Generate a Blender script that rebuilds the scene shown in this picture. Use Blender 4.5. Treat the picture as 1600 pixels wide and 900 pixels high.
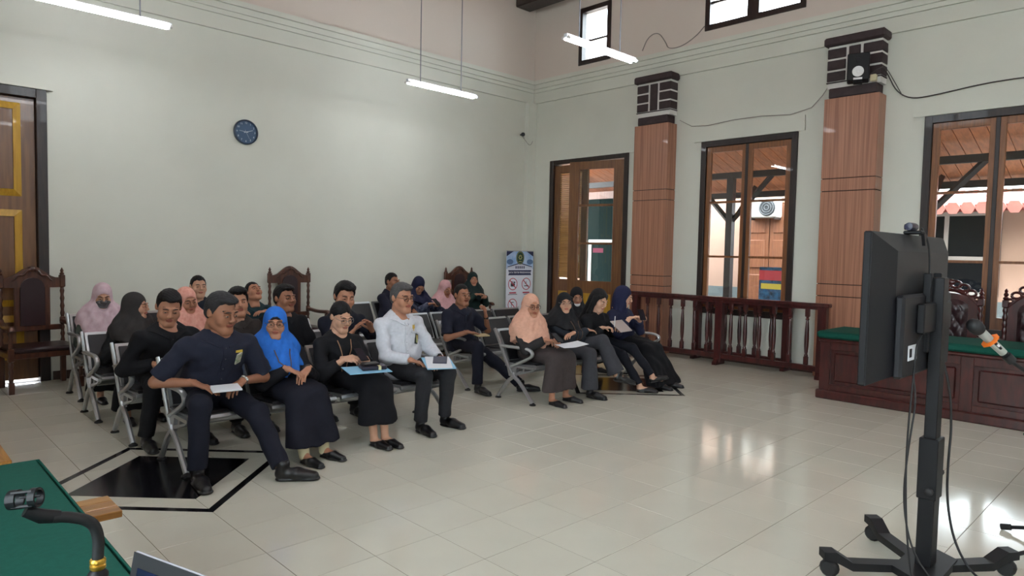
import bpy, bmesh, math, random
import numpy as np
from mathutils import Vector, Matrix

for o in list(bpy.data.objects):
    bpy.data.objects.remove(o, do_unlink=True)
random.seed(7)
rng = np.random.RandomState(11)
S = bpy.context.scene
COL = S.collection
PI = math.pi

# ------------------------------------------------------------------ camera
CAM_F = (0.69556572, 0.71650175, -0.05304305)
CAM_H = 1.5818
CAM_ROLL = 0.0203
CAM_PX = 1059.5
def cam_axes():
    f = Vector(CAM_F).normalized()
    r = f.cross(Vector((0, 0, 1))).normalized()
    u = r.cross(f)
    c, s = math.cos(CAM_ROLL), math.sin(CAM_ROLL)
    return c * r + s * u, -s * r + c * u, f
_r, _u, _f = cam_axes()
cd = bpy.data.cameras.new('camera')
cam = bpy.data.objects.new('camera', cd)
COL.objects.link(cam)
M = Matrix((( _r.x, _u.x, -_f.x, 0), (_r.y, _u.y, -_f.y, 0), (_r.z, _u.z, -_f.z, CAM_H), (0, 0, 0, 1)))
cam.matrix_world = M
cd.sensor_width = 36.0
cd.lens = CAM_PX / 1600.0 * 36.0
cd.clip_start = 0.05
S.camera = cam
def project(p):
    d = Vector(p) - Vector((0, 0, CAM_H))
    z = d.dot(_f)
    if z < 0.05:
        return None
    return 800 + CAM_PX * d.dot(_r) / z, 450 - CAM_PX * d.dot(_u) / z, z

# ------------------------------------------------------------------ sky and exposure
W = bpy.data.worlds.new('sky')
S.world = W
W.use_nodes = True
bg = W.node_tree.nodes['Background']
bg.inputs[0].default_value = (0.86, 0.92, 1.0, 1)
bg.inputs[1].default_value = 3.3
S.view_settings.view_transform = 'Standard'
S.view_settings.look = 'None'
S.view_settings.gamma = 1.0
S.view_settings.use_curve_mapping = False
S.view_settings.exposure = 2.6
TUBE_POWER = 8.2

# ------------------------------------------------------------------ materials
def lin(c):
    return tuple(((v / 255.0) / 12.92 if v / 255.0 <= 0.04045 else ((v / 255.0 + 0.055) / 1.055) ** 2.4) for v in c[:3]) + (1,)
MATS = {}
def mat(name, rgb, rough=0.6, metal=0.0, noise=0.0, nscale=8.0, bump=0.0, bscale=60.0, spec=0.5, coat=0.0, rgb2=None, stretch=None, emit=0.0, alpha=1.0, rand=0.0):
    if name in MATS:
        return MATS[name]
    m = bpy.data.materials.new(name)
    m.use_nodes = True
    nt = m.node_tree
    b = nt.nodes['Principled BSDF']
    c = lin(rgb)
    b.inputs['Base Color'].default_value = c
    b.inputs['Roughness'].default_value = rough
    b.inputs['Metallic'].default_value = metal
    b.inputs['Specular IOR Level'].default_value = spec
    b.inputs['Coat Weight'].default_value = coat
    if emit:
        b.inputs['Emission Color'].default_value = c
        b.inputs['Emission Strength'].default_value = emit
    tc = nt.nodes.new('ShaderNodeTexCoord')
    vec = tc.outputs['Object']
    if stretch:
        mp = nt.nodes.new('ShaderNodeMapping')
        mp.inputs['Scale'].default_value = stretch
        nt.links.new(vec, mp.inputs['Vector'])
        vec = mp.outputs['Vector']
    col_out = None
    if noise or rgb2:
        n = nt.nodes.new('ShaderNodeTexNoise')
        n.inputs['Scale'].default_value = nscale
        n.inputs['Detail'].default_value = 5
        nt.links.new(vec, n.inputs['Vector'])
        mx = nt.nodes.new('ShaderNodeMix')
        mx.data_type = 'RGBA'
        c2 = lin(rgb2) if rgb2 else tuple(v * (1 - noise) for v in c[:3]) + (1,)
        mx.inputs[6].default_value = c
        mx.inputs[7].default_value = c2
        rp = nt.nodes.new('ShaderNodeMapRange')
        rp.inputs[1].default_value = 0.35
        rp.inputs[2].default_value = 0.65
        nt.links.new(n.outputs['Fac'], rp.inputs[0])
        nt.links.new(rp.outputs[0], mx.inputs[0])
        col_out = mx.outputs[2]
    if rand:
        oi = nt.nodes.new('ShaderNodeObjectInfo')
        hv = nt.nodes.new('ShaderNodeHueSaturation')
        mr = nt.nodes.new('ShaderNodeMapRange')
        mr.inputs[3].default_value = 1 - rand
        mr.inputs[4].default_value = 1 + rand
        nt.links.new(oi.outputs['Random'], mr.inputs[0])
        nt.links.new(mr.outputs[0], hv.inputs['Value'])
        if col_out:
            nt.links.new(col_out, hv.inputs['Color'])
        else:
            hv.inputs['Color'].default_value = c
        col_out = hv.outputs[0]
    if col_out:
        nt.links.new(col_out, b.inputs['Base Color'])
    if bump:
        n2 = nt.nodes.new('ShaderNodeTexNoise')
        n2.inputs['Scale'].default_value = bscale
        n2.inputs['Detail'].default_value = 4
        nt.links.new(vec, n2.inputs['Vector'])
        bp = nt.nodes.new('ShaderNodeBump')
        bp.inputs['Strength'].default_value = bump
        bp.inputs['Distance'].default_value = 0.01
        nt.links.new(n2.outputs['Fac'], bp.inputs['Height'])
        nt.links.new(bp.outputs[0], b.inputs['Normal'])
    MATS[name] = m
    return m
def glass_mat(name, tint=(0.9, 0.93, 0.92), rough=0.0, refl=0.10):
    if name in MATS:
        return MATS[name]
    m = bpy.data.materials.new(name)
    m.use_nodes = True
    nt = m.node_tree
    nt.nodes.clear()
    out = nt.nodes.new('ShaderNodeOutputMaterial')
    tr = nt.nodes.new('ShaderNodeBsdfTransparent')
    tr.inputs[0].default_value = tint + (1,)
    gl = nt.nodes.new('ShaderNodeBsdfGlossy')
    gl.inputs['Roughness'].default_value = rough
    lw = nt.nodes.new('ShaderNodeLayerWeight')
    lw.inputs[0].default_value = 0.5
    pw = nt.nodes.new('ShaderNodeMath'); pw.operation = 'POWER'; pw.inputs[1].default_value = 4.0
    ma = nt.nodes.new('ShaderNodeMath'); ma.operation = 'MULTIPLY_ADD'; ma.inputs[1].default_value = 0.85; ma.inputs[2].default_value = 0.035
    nt.links.new(lw.outputs['Facing'], pw.inputs[0])
    nt.links.new(pw.outputs[0], ma.inputs[0])
    mx = nt.nodes.new('ShaderNodeMixShader')
    nt.links.new(ma.outputs[0], mx.inputs[0])
    nt.links.new(tr.outputs[0], mx.inputs[1])
    nt.links.new(gl.outputs[0], mx.inputs[2])
    nt.links.new(mx.outputs[0], out.inputs[0])
    MATS[name] = m
    return m
def wood_mat(name, rgb, rgb2, rough=0.35, stretch=(30, 30, 2), coat=0.3, bump=0.05):
    return mat(name, rgb, rough, rgb2=rgb2, nscale=1.6, stretch=stretch, coat=coat, bump=bump, bscale=3)

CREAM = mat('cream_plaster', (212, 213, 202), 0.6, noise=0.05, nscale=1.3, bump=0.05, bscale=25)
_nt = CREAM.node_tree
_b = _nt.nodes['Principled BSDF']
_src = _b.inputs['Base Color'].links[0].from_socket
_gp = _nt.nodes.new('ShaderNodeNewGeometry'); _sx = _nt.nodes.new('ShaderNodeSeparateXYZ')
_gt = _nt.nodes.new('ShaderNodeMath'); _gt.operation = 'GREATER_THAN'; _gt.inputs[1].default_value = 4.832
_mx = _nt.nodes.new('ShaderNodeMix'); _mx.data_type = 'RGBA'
_mx.inputs[7].default_value = lin((212, 201, 191))      # the wall colour turns pale pinkish beige above the cornice
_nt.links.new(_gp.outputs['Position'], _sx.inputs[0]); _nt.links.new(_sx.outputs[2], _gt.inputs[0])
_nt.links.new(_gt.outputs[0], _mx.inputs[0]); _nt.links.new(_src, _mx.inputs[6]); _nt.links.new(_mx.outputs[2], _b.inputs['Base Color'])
CEIL = mat('ceiling_board', (196, 152, 138), 0.8, noise=0.05)
TILE = mat('ivory_tile', (208, 206, 192), 0.11, noise=0.05, nscale=2.0, spec=0.5, rand=0.025)
GROUT = mat('grout', (96, 86, 72), 0.8)
BLACKTILE = mat('black_granite', (22, 22, 27), 0.14, noise=0.3, nscale=30)
DARKFRAME = wood_mat('dark_frame_wood', (44, 30, 26), (28, 19, 18), 0.42, (20, 20, 2), 0.08, 0.15)
SASH = wood_mat('brown_sash_wood', (136, 86, 48), (110, 68, 38), 0.4, (25, 25, 2), 0.1)
DOORWOOD = wood_mat('door_wood', (122, 82, 48), (100, 64, 38), 0.35, (18, 18, 1.5), 0.15, 0.1)
YELLOWWOOD = wood_mat('yellow_moulding', (196, 152, 48), (176, 132, 38), 0.4, (20, 20, 2), 0.2)
LAMINATE = wood_mat('laminate_wood', (174, 122, 96), (142, 95, 73), 0.4, (26, 26, 0.5), 0.1, 0.0)
REDWOOD = wood_mat('mahogany', (74, 28, 26), (50, 17, 17), 0.3, (14, 14, 3), 0.4, 0.05)
CARVEDWOOD = wood_mat('teak_brown', (88, 50, 34), (60, 32, 22), 0.32, (16, 16, 3), 0.35, 0.05)
OAK = wood_mat('yellow_oak', (186, 134, 62), (150, 100, 40), 0.45, (3, 40, 40), 0.1, 0.1)
OAK_Y = wood_mat('yellow_oak_lengthwise', (186, 134, 62), (150, 100, 40), 0.45, (40, 3, 40), 0.1, 0.1)
LEATHER = mat('oxblood_leather', (46, 26, 30), 0.32, noise=0.2, bump=0.1, bscale=90)
BRICK = mat('dark_brick', (58, 44, 46), 0.7, noise=0.25, nscale=14, bump=0.4, bscale=30)
MORTAR = mat('white_mortar', (216, 213, 208), 0.7)
GREENCLOTH = mat('green_felt', (18, 78, 66), 0.9, noise=0.12, nscale=60, bump=0.1, bscale=300, spec=0.2)
ALU = mat('brushed_aluminium', (176, 178, 180), 0.3, metal=0.75, noise=0.06, nscale=20)
BLACKPAD = mat('black_leatherette', (26, 26, 30), 0.45, noise=0.1, nscale=40, bump=0.08, bscale=120)
RUBBER = mat('black_rubber', (20, 20, 22), 0.6)
BLKPLASTIC = mat('black_plastic', (20, 20, 23), 0.5, noise=0.08, nscale=30, spec=.3)
BLKPLASTIC2 = mat('charcoal_plastic', (26, 26, 30), 0.5, spec=.3)
BLKMETAL = mat('black_powder_coat', (20, 20, 23), 0.5, spec=.3)
WHITEPL = mat('white_plastic', (226, 226, 226), 0.4)
WHITEPAPER = mat('white_paper', (214, 216, 222), 0.8)
GLASS = glass_mat('window_glass')
TUBE = mat('fluorescent_tube', (244, 248, 252), 0.4, emit=TUBE_POWER)
BATTEN = mat('white_batten', (210, 214, 220), 0.35, metal=0.1)

# ------------------------------------------------------------------ mesh helpers
class MB:
    def __init__(s):
        s.v = []
        s.f = []
    def add(s, verts, faces):
        n = len(s.v)
        s.v += [tuple(p) for p in verts]
        s.f += [tuple(i + n for i in f) for f in faces]
        return s
    def box(s, x0, x1, y0, y1, z0, z1):
        x0, x1 = min(x0, x1), max(x0, x1); y0, y1 = min(y0, y1), max(y0, y1); z0, z1 = min(z0, z1), max(z0, z1)
        v = [(x0, y0, z0), (x1, y0, z0), (x1, y1, z0), (x0, y1, z0), (x0, y0, z1), (x1, y0, z1), (x1, y1, z1), (x0, y1, z1)]
        return s.add(v, [(0, 3, 2, 1), (4, 5, 6, 7), (0, 1, 5, 4), (1, 2, 6, 5), (2, 3, 7, 6), (3, 0, 4, 7)])
    def bbox(s, x0, x1, y0, y1, z0, z1, b=0.004):
        x0, x1 = min(x0, x1), max(x0, x1); y0, y1 = min(y0, y1), max(y0, y1); z0, z1 = min(z0, z1), max(z0, z1)
        b = min(b, (x1 - x0) * .45, (y1 - y0) * .45, (z1 - z0) * .45)
        bm = bmesh.new()
        bmesh.ops.create_cube(bm, size=1, matrix=Matrix.Translation(((x0 + x1) / 2, (y0 + y1) / 2, (z0 + z1) / 2)) @ Matrix.Diagonal((x1 - x0, y1 - y0, z1 - z0, 1)))
        bmesh.ops.bevel(bm, geom=list(bm.edges), offset=b, segments=1, affect='EDGES')
        bm.verts.index_update()
        s.add([v.co[:] for v in bm.verts], [[v.index for v in f.verts] for f in bm.faces])
        bm.free()
        return s
    def tube(s, pts, rad, n=10, cap=True, sx=1.0, up=None):
        pts = [Vector(p) for p in pts]
        rads = rad if isinstance(rad, (list, tuple)) else [rad] * len(pts)
        base = len(s.v)
        prev = None
        for i, p in enumerate(pts):
            t = (pts[min(i + 1, len(pts) - 1)] - pts[max(i - 1, 0)])
            if t.length < 1e-9:
                t = Vector((0, 0, 1))
            t.normalize()
            if prev is None:
                ref = Vector(up) if up else (Vector((0, 0, 1)) if abs(t.z) < 0.9 else Vector((0, 1, 0)))
                a = t.cross(ref).normalized()
            else:
                a = (prev - t * prev.dot(t)).normalized()
            prev = a
            b = t.cross(a)
            for k in range(n):
                th = 2 * PI * k / n
                s.v.append(tuple(p + a * (math.cos(th) * rads[i] * sx) + b * (math.sin(th) * rads[i])))
        for i in range(len(pts) - 1):
            for k in range(n):
                k2 = (k + 1) % n
                s.f.append((base + i * n + k, base + i * n + k2, base + (i + 1) * n + k2, base + (i + 1) * n + k))
        if cap:
            s.f.append(tuple(base + k for k in reversed(range(n))))
            s.f.append(tuple(base + (len(pts) - 1) * n + k for k in range(n)))
        return s
    def lathe(s, prof, c=(0, 0, 0), n=14, axis='z'):
        base = len(s.v)
        for r, z in prof:
            for k in range(n):
                th = 2 * PI * k / n
                a, b = r * math.cos(th), r * math.sin(th)
                if axis == 'z': q = (c[0] + a, c[1] + b, c[2] + z)
                elif axis == 'y': q = (c[0] + a, c[1] + z, c[2] - b)
                else: q = (c[0] + z, c[1] + a, c[2] + b)
                s.v.append(q)
        for i in range(len(prof) - 1):
            for k in range(n):
                k2 = (k + 1) % n
                s.f.append((base + i * n + k, base + i * n + k2, base + (i + 1) * n + k2, base + (i + 1) * n + k))
        s.f.append(tuple(base + k for k in reversed(range(n))))
        s.f.append(tuple(base + (len(prof) - 1) * n + k for k in range(n)))
        return s
    def prism(s, poly, fn, d0, d1):
        # poly 2D points; fn(u, v, d) -> 3D point
        n = len(poly)
        base = len(s.v)
        for d in (d0, d1):
            for (u, v) in poly:
                s.v.append(tuple(fn(u, v, d)))
        s.f.append(tuple(base + k for k in range(n)))
        s.f.append(tuple(base + n + k for k in reversed(range(n))))
        for k in range(n):
            k2 = (k + 1) % n
            s.f.append((base + k2, base + k, base + n + k, base + n + k2))
        return s
    def sphere(s, c, r, n=12, m=8):
        rx, ry, rz = r if isinstance(r, (tuple, list)) else (r, r, r)
        prof = [(math.sin(PI * i / m), -math.cos(PI * i / m)) for i in range(m + 1)]
        base = len(s.v)
        for a, z in prof:
            for k in range(n):
                th = 2 * PI * k / n
                s.v.append((c[0] + rx * a * math.cos(th), c[1] + ry * a * math.sin(th), c[2] + rz * z))
        for i in range(m):
            for k in range(n):
                k2 = (k + 1) % n
                s.f.append((base + i * n + k, base + i * n + k2, base + (i + 1) * n + k2, base + (i + 1) * n + k))
        return s
    def mesh(s, name, m=None, smooth=False):
        me = bpy.data.meshes.new(name)
        me.from_pydata(s.v, [], s.f)
        bm = bmesh.new()
        bm.from_mesh(me)
        bmesh.ops.recalc_face_normals(bm, faces=bm.faces)
        bm.to_mesh(me)
        bm.free()
        if m:
            me.materials.append(m)
        if smooth:
            me.polygons.foreach_set('use_smooth', [True] * len(me.polygons))
            me.set_sharp_from_angle(angle=math.radians(40))
        return me
    def build(s, name, m, parent=None, smooth=False, loc=(0, 0, 0)):
        return obj(name, s.mesh(name, m, smooth), parent, loc)
def obj(name, me, parent=None, loc=(0, 0, 0)):
    o = bpy.data.objects.new(name, me)
    COL.objects.link(o)
    o.location = loc
    if parent is not None:
        o.parent = parent
    return o
def empty(name, loc=(0, 0, 0), rz=0.0):
    o = bpy.data.objects.new(name, None)
    COL.objects.link(o)
    o.location = loc
    o.rotation_euler = (0, 0, rz)
    o.empty_display_size = 0.1
    return o
def tag(o, label=None, cat=None, group=None, kind=None):
    if label: o['label'] = label
    if cat: o['category'] = cat
    if group: o['group'] = group
    if kind: o['kind'] = kind
    return o
def struct(name, mb, m, smooth=False, label=None):
    o = mb.build(name, m, None, smooth)
    o['kind'] = 'structure'
    if label: o['label'] = label
    return o
def copy_tree(o, parent=None):
    c = o.copy()
    COL.objects.link(c)
    c.parent = parent
    for ch in list(o.children):
        copy_tree(ch, c)
    return c
def text_mesh(txt, size, m, name='lettering', parent=None, mw=None, extrude=0.0008, align='CENTER'):
    cu = bpy.data.curves.new(name, 'FONT')
    cu.body = txt
    cu.size = size
    cu.align_x = align
    cu.align_y = 'CENTER'
    cu.extrude = extrude
    cu.resolution_u = 2
    t = bpy.data.objects.new(name + '_tmp', cu)
    COL.objects.link(t)
    dg = bpy.context.evaluated_depsgraph_get()
    me = bpy.data.meshes.new_from_object(t.evaluated_get(dg))
    bpy.data.objects.remove(t, do_unlink=True)
    bpy.data.curves.remove(cu)
    me.name = name
    me.materials.clear()
    me.materials.append(m)
    if mw is not None:
        me.transform(mw)
    return obj(name, me, parent)
# ------------------------------------------------------------------ room shell
XR, YB = 9.46, 9.25          # inner faces of the window wall and the clock wall
XL, YF, ZC = -1.7, -5.6, 6.9
TH = 0.32
def wall_cells(u0, u1, z0, z1, holes):
    us = sorted(set([u0, u1] + [h[0] for h in holes] + [h[1] for h in holes]))
    zs = sorted(set([z0, z1] + [h[2] for h in holes] + [h[3] for h in holes]))
    out = []
    for i in range(len(us) - 1):
        zz = []
        for j in range(len(zs) - 1):
            cu, cz = (us[i] + us[i + 1]) / 2, (zs[j] + zs[j + 1]) / 2
            if not any(h[0] < cu < h[1] and h[2] < cz < h[3] for h in holes):
                if zz and abs(zz[-1][1] - zs[j]) < 1e-6:
                    zz[-1][1] = zs[j + 1]
                else:
                    zz.append([zs[j], zs[j + 1]])
        out += [(us[i], us[i + 1], a, b) for a, b in zz]
    return out
WIN1 = (4.09, 5.585, 0.70, 3.335)
WIN2 = (1.04, 2.535, 0.70, 3.335)
WIN3 = (-2.01, -0.515, 0.70, 3.335)
DOOR2 = (6.96, 8.76, 0.0, 3.30)
CL1 = (7.42, 8.13, 4.95, 5.95)
CL2 = (4.06, 5.60, 5.02, 6.15)
CL3 = (1.01, 2.55, 5.02, 6.15)
DOOR1 = (-0.42, 1.595, 0.0, 3.29)
mb = MB()
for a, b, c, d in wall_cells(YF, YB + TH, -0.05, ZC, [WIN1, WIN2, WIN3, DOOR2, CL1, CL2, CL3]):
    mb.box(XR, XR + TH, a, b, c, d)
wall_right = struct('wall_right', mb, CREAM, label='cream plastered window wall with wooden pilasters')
mb = MB()
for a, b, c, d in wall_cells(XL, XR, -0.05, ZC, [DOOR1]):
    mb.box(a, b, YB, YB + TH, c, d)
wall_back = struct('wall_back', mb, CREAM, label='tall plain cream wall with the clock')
mb = MB()
LHOLES = [(0.7, 2.2, 0.70, 3.335), WIN3, (-5.06, -3.56, 0.70, 3.335), CL2, CL3, (-2.03, -0.49, 5.02, 6.15)]
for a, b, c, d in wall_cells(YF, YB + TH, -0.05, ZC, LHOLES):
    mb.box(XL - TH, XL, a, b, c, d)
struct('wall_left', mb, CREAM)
FHOLES = [(x_, x_ + 1.5, 5.02, 6.15) for x_ in (0.2, 3.2, 6.2)]
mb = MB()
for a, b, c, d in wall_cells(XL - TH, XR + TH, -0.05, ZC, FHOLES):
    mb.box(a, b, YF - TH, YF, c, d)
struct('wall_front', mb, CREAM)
struct('ceiling', MB().box(XL - TH, XR + TH, YF - TH, YB + TH, ZC, ZC + 0.1), CEIL)
floor = struct('floor', MB().box(XL, XR, YF, YB, -0.08, -0.0015), GROUT, label='polished ivory tile floor')
# threshold under the double door
struct('trim_1', MB().box(DOOR1[0], DOOR1[1], YB - 0.02, YB + TH, -0.08, 0.001), GROUT)
# tiles
T = 0.4
GX, GY = 2.6995, 2.9285
tm = MB().bbox(-0.1985, 0.1985, -0.1985, 0.1985, -0.010, 0.0, 0.0012).mesh('tile', TILE)
cand, rest = [], []
for i in range(int((XL - GX) / T) - 1, int((XR - GX) / T) + 2):
    for j in range(int((YF - GY) / T) - 2, int((YB - GY) / T) + 2):
        cx, cy = GX + (i + .5) * T, GY + (j + .5) * T
        x0, x1, y0, y1 = max(cx - T / 2, XL), min(cx + T / 2, XR), max(cy - T / 2, YF), min(cy + T / 2, YB)
        if x1 - x0 < 0.02 or y1 - y0 < 0.02:
            continue
        p = project((cx, cy, 0))
        full = (x1 - x0 > T - .001) and (y1 - y0 > T - .001)
        if p and full and -60 < p[0] < 1660 and p[1] < 960:
            cand.append((p[2], cx, cy))
        else:
            rest.append((x0, x1, y0, y1))
cand.sort()
for d, cx, cy in cand[:300]:
    obj('tile', tm, floor, (cx, cy, 0))
mb = MB()
for d, cx, cy in cand[300:]:
    rest.append((cx - T / 2, cx + T / 2, cy - T / 2, cy + T / 2))
for x0, x1, y0, y1 in rest:
    mb.box(x0 + .0015, x1 - .0015, y0 + .0015, y1 - .0015, -0.010, 0.0)
o = mb.build('tile', TILE, floor)
o['kind'] = 'stuff'
# black granite lozenges set in the floor: solid centre and a narrow band around it
def lozenge(cx, cy):
    def ring(r0, r1):
        m = MB()
        d = [(1, 0), (0, 1), (-1, 0), (0, -1)]
        for k in range(4):
            a, b = d[k], d[(k + 1) % 4]
            q = [(cx + a[0] * r1, cy + a[1] * r1), (cx + b[0] * r1, cy + b[1] * r1), (cx + b[0] * r0, cy + b[1] * r0), (cx + a[0] * r0, cy + a[1] * r0)]
            m.prism(q, lambda u, v, w: (u, v, w), -0.001, 0.0008)
        return m
    q = [(cx + .585, cy), (cx, cy + .585), (cx - .585, cy), (cx, cy - .585)]
    MB().prism(q, lambda u, v, w: (u, v, w), -0.001, 0.0008).build('inlay', BLACKTILE, floor)
    ring(0.80, 0.87).build('inlay_band', BLACKTILE, floor)
lozenge(1.4995, 4.928)
lozenge(6.6995, 4.928)

# cornice bands on both walls
prof = [(0, 4.42), (0.035, 4.42), (0.035, 4.47), (0.02, 4.47), (0.02, 4.62), (0.05, 4.62), (0.05, 4.68), (0.075, 4.68), (0.075, 4.76), (0.11, 4.76), (0.11, 4.83), (0, 4.83)]
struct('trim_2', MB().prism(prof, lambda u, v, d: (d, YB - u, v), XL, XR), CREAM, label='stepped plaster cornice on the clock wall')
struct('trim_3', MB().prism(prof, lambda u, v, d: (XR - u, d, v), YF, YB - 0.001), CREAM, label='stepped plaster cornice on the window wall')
# corner pier
struct('trim_4', MB().box(9.24, XR, YB - 0.10, YB, 0, 4.42), CREAM, label='narrow plaster pier in the corner')
# raised plaster surrounds over door and windows
def surround(n, y0, y1, z0, z1, d=0.022):
    struct('trim_%d' % n, MB().box(XR - d, XR, y0, y1, z0, z1), CREAM)
surround(5, 6.76, 9.15, 3.30, 3.76)
surround(6, 8.77, 9.15, 0, 3.30)
surround(7, 4.0, 5.72, 3.34, 3.55)
surround(8, 0.95, 2.66, 3.34, 3.55)
# skirting tiles
SKIRT = mat('brown_skirting', (60, 44, 38), 0.4)
struct('baseboard_back', MB().box(1.62, 9.24, YB - 0.015, YB, 0, 0.10), SKIRT)
struct('baseboard_right', MB().box(XR - 0.015, XR, YF, 6.9, 0, 0.10), SKIRT)
# dark roof beam high in the corner, carried by the clock wall
struct('trim_9', MB().bbox(8.92, 9.30, 7.9, YB, 6.12, 6.55, 0.02), DARKFRAME, label='dark timber roof beam in the upper corner')

# ---------------------------------------------------------------- tall windows
def tall_window(n, W_, label):
    y0, y1, z0, z1 = W_
    root = empty('window_%d' % n, (XR, (y0 + y1) / 2, z0))
    tag(root, label, kind='structure')
    ox, oy, oz = root.location
    def part(name, m, *boxes, parent=root, bev=0.004):
        b = MB()
        for q in boxes:
            b.bbox(q[0] - ox, q[1] - ox, q[2] - oy, q[3] - oy, q[4] - oz, q[5] - oz, bev)
        return b.build(name, m, parent)
    xf0, xf1 = XR - 0.03, XR + 0.10
    part('window_frame', DARKFRAME, (xf0, xf1, y0, y0 + .085, z0, z1), (xf0, xf1, y1 - .085, y1, z0, z1), (xf0 + .001, xf1 - .001, y0 + .08, y1 - .08, z1 - .09, z1), (xf0 + .001, xf1 - .001, y0 + .08, y1 - .08, z0, z0 + .09))
    mid = (y0 + y1) / 2
    for a, b in ((y0 + .088, mid - .004), (mid + .004, y1 - .088)):
        xs0, xs1 = XR + 0.0, XR + 0.05
        zb, zt = z0 + .093, z1 - .093
        sash = part('sash', SASH, (xs0, xs1, a, a + .075, zb, zt), (xs0, xs1, b - .075, b, zb, zt), (xs0 + .001, xs1 - .001, a + .07, b - .07, zt - .085, zt), (xs0 + .001, xs1 - .001, a + .07, b - .07, zb, zb + .14))
        zz = [zb + .135, 1.575, 2.40, zt - .08]
        for z in zz[1:3]:
            part('glazing_bar', SASH, (xs0 + .005, xs1 - .005, a + .07, b - .07, z - .016, z + .016), parent=sash)
        for k in range(3):
            part('pane', GLASS, (xs0 + .022, xs0 + .027, a + .07, b - .07, zz[k] + .01, zz[k + 1] - .01), parent=sash, bev=0.0005)
    part('lock_bar', DARKFRAME, (XR - 0.012, XR + 0.0, mid - .022, mid + .022, z0 + .09, z1 - .09))
    return root
tall_window(1, WIN1, 'tall brown casement window between the two wooden pilasters')
tall_window(2, WIN2, 'tall brown casement window behind the television')
tall_window(3, WIN3, 'tall brown casement window outside the picture on the right')
def high_window(n, W_, label, cols):
    y0, y1, z0, z1 = W_
    root = empty('window_%d' % n, (XR, (y0 + y1) / 2, z0))
    tag(root, label, kind='structure')
    ox, oy, oz = root.location
    b = MB()
    x0, x1 = XR - .02, XR + .09
    for q in ((y0, y0 + .08, z0, z1), (y1 - .08, y1, z0, z1), (y0 + .08, y1 - .08, z1 - .08, z1), (y0 + .08, y1 - .08, z0, z0 + .08)):
        b.box(x0 - ox, x1 - ox, q[0] - oy, q[1] - oy, q[2] - oz, q[3] - oz)
    b.build('window_frame', DARKFRAME, root)
    w = (y1 - y0 - .16) / cols
    for k in range(cols):
        a, c = y0 + .08 + k * w, y0 + .08 + (k + 1) * w
        MB().box(XR + .03 - ox, XR + .034 - ox, a - oy, c - oy, z0 + .08 - oz, z1 - .08 - oz).build('pane', GLASS, root)
        if k:
            MB().box(XR - .01 - ox, XR + .08 - ox, a - .09 - oy, a + .09 - oy, z0 + .08 - oz, z1 - .08 - oz).build('mullion', DARKFRAME, root)
        MB().box(XR + .015 - ox, XR + .05 - ox, a - oy, c - oy, z0 + .40 - oz, z0 + .43 - oz).build('glazing_bar', DARKFRAME, root)
high_window(4, CL1, 'small high window behind the pendant lamp', 1)
high_window(5, CL2, 'wide high window at the top edge above the first tall window', 2)
high_window(6, CL3, 'wide high window above the picture edge', 2)

# unseen windows added to the left wall to bring in more daylight
for k, (a, b, c, d) in enumerate(LHOLES):
    r_ = empty('window_%d' % (7 + k), (XL, (a + b) / 2, c)); tag(r_, 'added unseen window in the left wall for fill daylight', kind='structure')
    hy_, hz_ = (b - a) / 2, d - c
    MB().box(-.1, .02, -hy_, -hy_ + .08, 0, hz_).box(-.1, .02, hy_ - .08, hy_, 0, hz_).box(-.1, .02, -hy_ + .08, hy_ - .08, 0, .08).box(-.1, .02, -hy_ + .08, hy_ - .08, hz_ - .08, hz_).box(-.09, .01, -.04, .04, .08, hz_ - .08).build('window_frame', DARKFRAME, r_)
    MB().box(-.05, -.045, -hy_ + .08, hy_ - .08, .08, hz_ - .08).build('pane', GLASS, r_)

for k, (a, b, c, d) in enumerate(FHOLES):  # unseen high windows behind the camera, added to raise the ambient daylight
    r_ = empty('window_%d' % (20 + k), ((a + b) / 2, YF, c)); tag(r_, 'added unseen window in the end wall for fill daylight', kind='structure')
    hx_, hz_ = (b - a) / 2, d - c
    MB().box(-hx_, -hx_ + .08, -.1, .02, 0, hz_).box(hx_ - .08, hx_, -.1, .02, 0, hz_).box(-hx_ + .08, hx_ - .08, -.1, .02, 0, .08).box(-hx_ + .08, hx_ - .08, -.1, .02, hz_ - .08, hz_).box(-.04, .04, -.09, .01, .08, hz_ - .08).build('window_frame', DARKFRAME, r_)
    MB().box(-hx_ + .08, hx_ - .08, -.05, -.045, .08, hz_ - .08).build('pane', GLASS, r_)

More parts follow.
